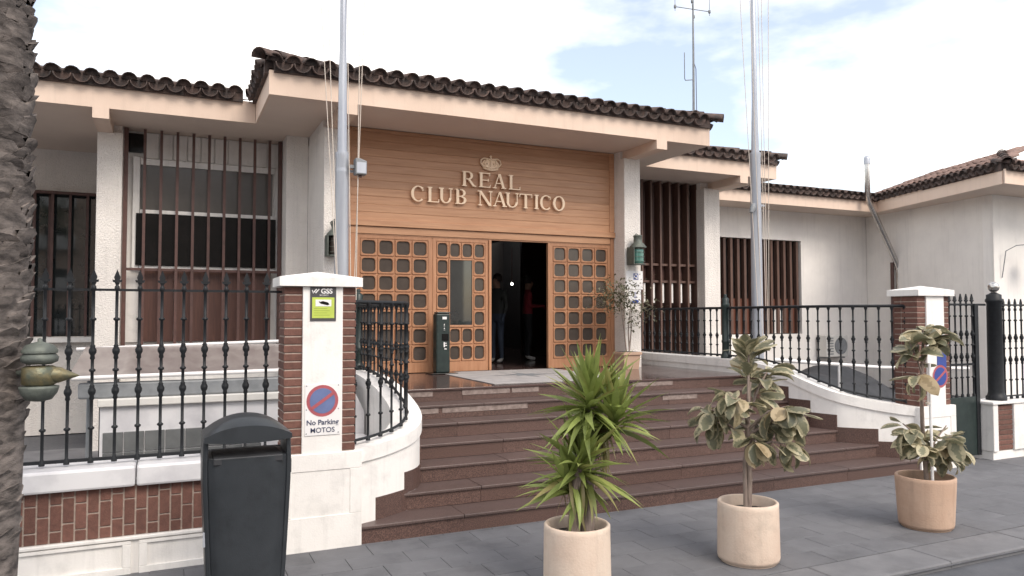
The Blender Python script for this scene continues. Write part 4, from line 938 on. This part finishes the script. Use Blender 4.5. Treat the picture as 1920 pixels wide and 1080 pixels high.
for i in range(34):
    a = i*2.4; el = R(70-100*(i/34)); p = Vector((pcx(9), 5.2, 8.95)); d = Vector((math.cos(a)*math.cos(el), math.sin(a)*math.cos(el), math.sin(el))); pts = []
    for k in range(9):
        pts.append(p.copy()); p = p+d*.34; d = (d+Vector((0, 0, -.13))).normalized()
    mb.tube(pts, [.03-.003*k for k in range(9)], 4, False)
    for k in range(1, 9):
        for s_ in (-1, 1):
            for q in range(3):
                b_ = pts[k].lerp(pts[min(k+1, 8)], q/3); dd = (pts[k]-pts[k-1]).normalized(); sd_ = dd.cross(Vector((0, 0, 1))).normalized()*s_; e = b_+(dd*.5+sd_+Vector((0, 0, -.25))).normalized()*.42
                mb.add([b_-dd*.012, b_+dd*.014, e], [(0, 1, 2)])
obj('crown', mb, M_palm, pm)
lp = thing('ship_lamp', (-.655, 5.0, 1.6), 'weathered brass ship lamp with pointed spout hung on the palm trunk', 'lamp')
lx, ly = -.655, 4.98
obj('base_bowl', MB().lathe([(.02, 0), (.065, .01), (.09, .045), (.10, .075), (.10, .085), (.07, .09)], (lx, ly, 1.585), 20), M_verd, lp)
obj('brass_body', MB().lathe([(.07, 0), (.088, .01), (.088, .10), (.07, .11)], (lx, ly, 1.675), 20), M_brass, lp)
obj('spout', MB().tube([(lx+.04, ly-.01, 1.735), (lx+.10, ly-.01, 1.732), (lx+.145, ly-.01, 1.728), (lx+.20, ly-.01, 1.725)], [.052, .046, .026, .002], 12), M_brass, lp)
obj('upper_tier', MB().lathe([(.06, 0), (.092, .015), (.096, .04), (.08, .06)], (lx, ly, 1.795), 20), M_verd, lp)
obj('cap', MB().lathe([(.09, 0), (.092, .015), (.07, .045), (.03, .06), (.012, .065), (.012, .08), (.001, .085)], (lx, ly, 1.858), 20), M_verd, lp)
obj('bracket', MB().tube([(lx-.02, ly+.02, 1.74), (lx-.14, ly+.12, 1.74)], .018, 8), M_verd, lp)

# ------------------------------------------------------------------ things around the door
sn = thing('sanitiser_stand', (3.97, 11.3, 1.157), 'slim black sanitiser pedestal in front of the lattice doors', 'dispenser')
sx, sy = 3.95, 11.28
box('body', (sx-.10, sx+.13, sy-.09, sy+.09, 1.175, 2.11), M_igreen, sn, .02); box('base', (sx-.20, sx+.24, sy-.17, sy+.17, 1.158, 1.176), M_black, sn, .006)
box('head', (sx-.085, sx+.13, sy-.10, sy+.085, 2.111, 2.135), M_igreen, sn, .01); box('nozzle_recess', (sx-.01, sx+.10, sy-.096, sy-.0915, 1.68, 1.79), M_black, sn)
box('label_plate', (sx+.0, sx+.07, sy-.0945, sy-.0915, 2.02, 2.06), M_signw, sn)
for k, z in enumerate((1.93, 1.87)): obj('icon', MB().lathe([(.015, 0), (.012, .002)], n=8).prism_y([(-.01, .02), (.01, .02), (0, .05)], -.001, .001), M_signw, sn).location = Vector((sx+.03, sy-.093, z))-WL[sn.name]
for (a, b, c, d) in ((.02, .04, 1.58, 1.66), (.045, .075, 1.60, 1.615), (.05, .065, 1.63, 1.65), (.03, .07, 1.545, 1.56)): box('mark', (sx+a, sx+b, sy-.0945, sy-.0915, c, d), M_signw, sn)
def shiplight(x, y, z, glass, label, dark=False):
    g = thing('wall_lantern', (x, y, z), label, 'lantern', 'ship lanterns on the entrance columns'); m = M_verd
    box('back_plate', (x-.15, x+.02, y+.05, y+.11, z, z+.32), m, g, .01); box('side_plate', (x-.15, x-.135, y-.12, y+.05, z, z+.30), m, g, .004)
    obj('lens', MB().lathe([(.09, 0)]+[(.10+.006*(k % 2), .02+.03*k) for k in range(8)]+[(.09, .26)], (x+.0, y-.02, z+.02), 20), glass, g)
    obj('floor_plate', MB().lathe([(.14, 0), (.14, .02)], (x-.01, y-.02, z), 20), m, g)
    obj('hood', MB().lathe([(.15, 0), (.15, .02), (.11, .07), (.075, .10), (.075, .20), (.08, .205), (.08, .22), (.055, .23)], (x, y-.02, z+.30), 20), m, g)
    obj('handle', MB().tube([(x-.06, y-.02, z+.42), (x-.09, y-.02, z+.5), (x-.03, y-.02, z+.55), (x+.01, y-.02, z+.53)], .009, 6), m, g)
    for k in range(3): obj('guard_wire', MB().tube([(x+.12*math.cos(a), y-.02+.12*math.sin(a), z+.14+.0*k) for a in [R(200+k*0+10*q) for q in range(17)]], .004, 5), m, g).location.z += (k-1)*.08
    return g
shiplight(7.56, 11.08, 2.975, M_gglass, 'old ship lantern with green lens on the right entrance column')
shiplight(2.25, 11.08, 2.95, M_dpane, 'old ship lantern on the column behind the left flagpole')
pq = tag(box('plaque', (7.405, 7.76, 11.202, 11.218, 2.545, 2.875), M_signw), 'white square plaque with blue Q mark under the green lantern', 'plaque')
box('blue_square', (7.56, 7.66, 11.199, 11.2015, 2.72, 2.83), M_signb, pq); inst('lettering', text_mesh('Q', .10, M_signw, bold=.004), pq, (7.61, 11.198, 2.777), FRONT)
pq2 = tag(box('plaque', (7.46, 7.72, 11.204, 11.218, 2.30, 2.535), M_signw), 'small white plaque with anchor mark below the square plaque', 'plaque')
an = MB(); an.tube([(7.59, 11.2, 2.50), (7.59, 11.2, 2.40)], .005, 5); an.tube([(7.555, 11.2, 2.43), (7.57, 11.2, 2.405), (7.59, 11.2, 2.398), (7.61, 11.2, 2.405), (7.625, 11.2, 2.43)], .005, 5); an.tube([(7.565, 11.2, 2.48), (7.615, 11.2, 2.48)], .004, 5)
obj('anchor', an, M_signb, pq2); obj('blue_disc', MB().prism_y([(7.60+.07*math.cos(2*math.pi*k/16), 2.33+.03*math.sin(2*math.pi*k/16)) for k in range(16)], 11.2, 11.203), M_signb, pq2)

# people in the dark hall
def person(x, y, rz, label, skinc, top, legs, hairc, shoe, arm):
    zb = 1.157; me = bpy.data.meshes.new('person')
    J = dict(pel=(0, 0, .92), sp=(0, 0, 1.12), ch=(0, .01, 1.32), nk=(0, .0, 1.46), hd0=(0, -.01, 1.52), hd=(0, -.02, 1.60), hd1=(0, -.01, 1.68))
    V = [J[k] for k in ('pel', 'sp', 'ch', 'nk', 'hd0', 'hd', 'hd1')]; rad = [(.15, .11), (.135, .10), (.165, .11), (.058, .058), (.07, .08), (.082, .098), (.05, .06)]
    Ed = [(i, i+1) for i in range(6)]
    def chain(root, pts):
        k = root
        for p, r_ in pts:
            V.append(p); rad.append(r_ if isinstance(r_, tuple) else (r_, r_)); Ed.append((k, len(V)-1)); k = len(V)-1
        return k
    for s_ in (-1, 1):
        chain(0, [((s_*.09, 0, .84), .085), ((s_*.10, -.02, .48), .06), ((s_*.10, .02, .10), .04), ((s_*.105, -.02, .05), .042), ((s_*.11, -.14, .035), .034)])
        k = chain(2, [((s_*.17, .0, 1.38), .06), ((s_*.22, .01, 1.12), .044), ((s_*(.20 if not arm else .12), -.05 if not arm else -.26, .92 if not arm else 1.12), .034), ((s_*.19 if not arm else s_*.06, -.08 if not arm else -.33, .85 if not arm else 1.14), .03)])
        hx_, hy_, hz_ = V[k]
        for f_ in range(4): chain(k, [((hx_+(f_-1.5)*.018, hy_-.02, hz_-.05), .009), ((hx_+(f_-1.5)*.02, hy_-.035, hz_-.085), .008)])
        chain(k, [((hx_-s_*.035, hy_-.02, hz_-.02), .009), ((hx_-s_*.045, hy_-.035, hz_-.05), .008)])
    V.append((0, -.118, 1.595)); rad.append((.014, .012)); Ed.append((5, len(V)-1))
    me.from_pydata(V, Ed, []); o = bpy.data.objects.new('person', me); link(o, None, (x, y, zb)); o.rotation_euler.z = rz
    sk_ = o.modifiers.new('skin', 'SKIN'); sk_.use_smooth_shade = True
    for i, r_ in enumerate(rad): me.skin_vertices[0].data[i].radius = r_
    me.skin_vertices[0].data[0].use_root = True
    o.modifiers.new('sub', 'SUBSURF').render_levels = 2
    m = bpy.data.materials.new('person_'+top[0]); m.use_nodes = True; n = m.node_tree.nodes; l = m.node_tree.links
    tcn = n.new('ShaderNodeTexCoord'); sp = n.new('ShaderNodeSeparateXYZ'); mr = n.new('ShaderNodeMapRange'); mr.inputs[2].default_value = 1.8; rr = n.new('ShaderNodeValToRGB'); rr.color_ramp.interpolation = 'CONSTANT'
    l.new(tcn.outputs['Object'], sp.inputs[0]); l.new(sp.outputs[2], mr.inputs[0]); l.new(mr.outputs[0], rr.inputs[0]); l.new(rr.outputs[0], n['Principled BSDF'].inputs['Base Color']); n['Principled BSDF'].inputs['Roughness'].default_value = .85
    e = rr.color_ramp.elements; e[0].color = (*shoe, 1); e[1].position = .05; e[1].color = (*legs, 1)
    for pos, c in ((.535, top[1]), (.81, skinc)): q = e.new(pos); q.color = (*c, 1)
    me.materials.append(m); tag(o, label, 'person', 'people inside the doorway')
    hr = MB().lathe([(.09, -.06), (.098, 0), (.09, .05), (.06, .09), (.001, .105)], (0, 0, 0), 14); h_ = bpy.data.objects.new('hair', hr.mesh('hair', mat('hair_'+top[0], hairc, None, 20, .7))); COL.objects.link(h_); h_.parent = o; h_.location = (0, .018, 1.655)
    return o
person(6.82, 14.0, R(75), 'person in a red top and black trousers standing inside the doorway', (.26, .155, .11), ('red', (.22, .02, .03)), (.015, .015, .017), (.02, .015, .012), (.6, .58, .55), True)
person(5.88, 13.45, R(-60), 'person in dark jacket and jeans at the left of the doorway', (.26, .155, .11), ('dark', (.03, .033, .03)), (.03, .042, .065), (.03, .022, .018), (.3, .29, .28), False)
bulb = thing('hall_lamp', (8.30, 18.0, 2.9), 'small bright lamp glowing deep inside the doorway', 'lamp')
em_ = bpy.data.materials.new('lamp_glow'); em_.use_nodes = True; en = em_.node_tree.nodes; en['Principled BSDF'].inputs['Emission Color'].default_value = (1, .93, .8, 1); en['Principled BSDF'].inputs['Emission Strength'].default_value = 14
obj('globe', MB().lathe([(.001, -.035), (.022, -.026), (.033, 0), (.022, .026), (.001, .035)], (8.30, 18.0, 2.93), 12), em_, bulb); obj('fitting', MB().tube([(8.30, 18.0, 2.98), (8.30, 18.0, 3.9)], .01, 6), M_brown, bulb)

# ------------------------------------------------------------------ left terrace with plastic awning, behind the fence
te = thing('terrace_enclosure', (.3, 8.7, 0), 'white terrace enclosure with plastic awning behind the spear fence', 'enclosure')
fr_ = box('front_wall', (-.60, 1.66, 8.55, 8.70, 0, 1.16), M_marble, te, .006)
for i in range(8):
    for j in range(2): box('tile', (-.57+i*.19, -.57+i*.19+.182, 8.535, 8.549, .50+j*.205, .697+j*.205), M_gtile, fr_, .003)
box('ledge', (-.62, 1.68, 8.50, 8.74, 1.162, 1.24), M_ac, te, .01); box('gutter', (-.80, 1.70, 8.58, 8.68, 1.241, 1.40), M_grey, te, .02)
obj('front_bar', MB().tube([(-.85, 8.55, 1.455), (1.75, 8.62, 1.475)], .03, 4), M_signw, te); obj('back_bar', MB().tube([(-1.0, 10.5, 1.67), (1.9, 10.6, 1.745)], .03, 4), M_signw, te)
mb = MB(); nx_, ny_ = 30, 8; vs = []
for j in range(ny_+1):
    for i in range(nx_+1):
        u, v = i/nx_, j/ny_; sag = .06*abs(math.sin(u*math.pi*5))**.7*math.sin(math.pi*v)
        vs.append((-.9+2.7*u, 8.6+1.92*v, 1.45+.25*v-sag))
mb.add(vs, [(j*(nx_+1)+i, j*(nx_+1)+i+1, (j+1)*(nx_+1)+i+1, (j+1)*(nx_+1)+i) for j in range(ny_) for i in range(nx_)], True); obj('plastic_roof', mb, M_plas, te)
for x in (-.72, 1.62): obj('leg', MB().tube([(x, 8.9, 0), (x, 8.9, 1.4)], .03, 6), M_grey, te)
box('end_wall', (-.62, -.601, 8.71, 11.9, 0, 1.2), M_dark, te); box('floor', (-6, 2.1, 8.75, 13.3, .0, .05), M_kerb, te)
mw_ = thing('marble_flank', (1.9, 8.6, 0), 'sloping pale marble flank seen through the left curved railing', 'wall')
fixn(obj('slab', MB().prism_y([(1.70, 0), (2.12, 0), (2.12, .95), (1.95, 1.30), (1.70, 1.32)], 8.75, 8.85), M_marble, mw_)); box('step_block', (1.70, 2.1, 8.3, 8.74, 0, .7), M_marble, mw_, .01)
tag(fixn(obj('garden_stone', MB().lathe([(.001, 0), (.16, .02), (.19, .15), (.15, .30), (.06, .38), (.001, .39)], (1.80, 7.75, .35), 10), M_verd)), 'dark rounded stone behind the left railing', 'stone')
box('planter_bed', (1.60, 2.1, 7.45, 8.28, 0, .38), M_marble, mw_, .01)

# ------------------------------------------------------------------ right yard: air conditioner, pipes, cover, flue, antenna
ac = thing('air_conditioner', (17.4, 15.6, 0), 'white outdoor air conditioner unit under the far louvre window', 'air conditioner')
box('housing', (17.0, 17.85, 15.55, 15.90, .90, 1.52), M_ac, ac, .02)
obj('fan_grille', MB().prism_y([(17.56+.24*math.cos(2*math.pi*k/24), 1.21+.24*math.sin(2*math.pi*k/24)) for k in range(24)], 15.53, 15.549), M_grey, ac)
for k in range(7): box('louvre', (17.04, 17.26, 15.535, 15.549, .97+k*.075, 1.0+k*.075), M_grey, ac)
for x in (17.1, 17.7): box('bracket', (x, x+.04, 15.56, 15.94, .86, .899), M_grey, ac)
fp = thing('flue_pipe', (18.5, 15.2, 0), 'steel flue pipe bending over the far eave and rising above the roof', 'pipe')
obj('pipe', MB().tube([(18.98, 14.75, .0), (18.98, 14.75, 3.42), (18.9, 14.75, 3.62), (17.86, 14.75, 5.26), (17.8, 14.75, 5.42), (17.8, 14.75, 6.35)], .075, 14), M_chrome, fp)
obj('cowl', MB().lathe([(.085, 0), (.085, .14), (.065, .22), (.06, .22)], (17.8, 14.75, 6.33), 14), M_steel, fp)
for p in ((18.98, 14.75, 1.9), (18.98, 14.75, 3.38)): obj('collar', MB().lathe([(.09, 0), (.09, .05)], p, 14), M_chrome, fp)
obj('drain_pipe', MB().tube([(18.86, 14.85, 0), (18.86, 14.85, 3.6)], .05, 10), M_brown, fp)
ant = thing('antenna', (11.16, 14.0, 6.0), 'thin radio mast with crossed aerial arms above the roof', 'antenna')
ax, ay = 11.16, 14.0
obj('mast', MB().tube([(ax, ay, 5.6), (ax+.02, ay, 8.2), (ax+.02, ay, 9.45)], [.035, .025, .018], 8), M_grey, ant)
for dx, dy in ((.45, -.05), (-.48, .05), (-.3, -.35), (.3, .35)):
    ar_ = obj('arm', MB().tube([(ax+.02, ay, 9.32), (ax+.02+dx, ay+dy, 9.32)], .010, 6), M_grey, ant); obj('dipole', MB().tube([(ax+.02+dx, ay+dy, 9.22), (ax+.02+dx, ay+dy, 10.6)], .008, 6), M_grey, ar_)
    obj('insulator', MB().lathe([(.001, -.06), (.03, -.03), (.03, .03), (.001, .06)], (ax+.02+dx, ay+dy, 9.32), 8), M_grey, ar_)
obj('arm', MB().tube([(ax, ay, 7.63), (ax-.30, ay-.1, 7.55), (ax-.32, ay-.1, 7.58), (ax-.32, ay-.1, 8.2)], .011, 6), M_grey, ant)
obj('cable', MB().tube([(ax+.01, ay, 8.1), (ax+.09, ay, 7.9), (ax+.10, ay, 6.4), (ax+.08, ay, 5.7)], .010, 6), M_txt, ant)
wp = thing('pipe_rail', (11, 9.5, 0), 'low white pipe handrail in the yard behind the right railing', 'handrail')
obj('pipe', MB().tube([(8.9, 9.2, 1.36), (9.6, 8.9, 1.30), (10.6, 8.6, 1.22), (12.5, 8.4, 1.16)], .03, 8), M_signw, wp)
for x, y, z in ((9.9, 8.8, 1.27), (11.2, 8.52, 1.19)): obj('post', MB().tube([(x, y, 0), (x, y, z)], .028, 8), M_signw, wp)
mb = MB(); rg = random.Random(2); nx_, ny_ = 16, 10; vs = []
for j in range(ny_+1):
    for i in range(nx_+1):
        u, v = i/nx_, j/ny_; vs.append((10.6+3.2*u, 10.2+2.4*v, .02+1.25*(math.sin(math.pi*u)*math.sin(math.pi*v))**.45*(.85+.15*math.sin(7*u+3*v))+rg.uniform(-.02, .02)))
mb.add(vs, [(j*(nx_+1)+i, j*(nx_+1)+i+1, (j+1)*(nx_+1)+i+1, (j+1)*(nx_+1)+i) for j in range(ny_) for i in range(nx_)], True)
tag(obj('tarpaulin', mb, M_tarp), 'dark tarpaulin heap behind the right railing', 'tarpaulin')
wl_ = thing('wall_lamp', (19.0, 11.5, 3.2), 'wall lamp on a curved bracket at the right edge', 'lamp')
obj('arm', MB().tube([(18.62, 11.6, 3.0), (18.63, 11.5, 3.65), (18.8, 11.35, 3.78), (19.2, 11.1, 3.82)], .012, 6), M_grey, wl_)
obj('shade', MB().lathe([(.24, 0), (.245, .02), (.16, .10), (.05, .15), (.02, .2)], (19.25, 11.08, 3.55), 16), M_gglass, wl_)

# ------------------------------------------------------------------ across the street, mirrored in the panes
ap = thing('apartment_block', (-2, -34, 0), 'pale apartment block with balconies mirrored in the window glass', 'building')
box('wall', (-26, 22, -46, -34, 0, 13), M_fascia, ap); box('roof', (-26.3, 22.3, -46.3, -33.7, 13.01, 13.4), M_tile2, ap)
for i in range(12):
    for j in range(4):
        x = -24+i*3.9; z = 1.2+j*3.1
        w_ = box('window', (x, x+1.5, -33.995, -33.93, z, z+1.4), M_black, ap); box('sill', (x-.1, x+1.6, -33.99, -33.8, z-.12, z-.02), M_white, w_)
        if i % 3 == 1: b_ = box('balcony', (x-.6, x+2.1, -33.98, -32.9, z-.3, z-.15), M_white, ap); box('parapet', (x-.6, x+2.1, -32.95, -32.85, z-.149, z+.7), M_white, b_)
for x, y, k in ((-6.5, -22, 0), (4.5, -21, 1), (13, -23, 2)):
    g = thing('palm_tree', (x, y, 0), ('palm mirrored in the left window glass', 'palm mirrored in the door glass beside the sanitiser stand', 'palm mirrored at the right of the door glass')[k], 'palm tree', 'palms across the street')
    obj('trunk', MB().lathe([(.32, 0), (.26, 1), (.22, 5), (.24, 7.5)], (x, y, 0), 10), M_bark, g)
    o_ = bpy.data.objects.new('crown', bpy.data.objects['crown.001'].data if 'crown.001' in bpy.data.objects else bpy.data.objects['crown'].data); link(o_, g, (x, y, 7.9)); o_.scale = (1.1, 1.1, 1.0)
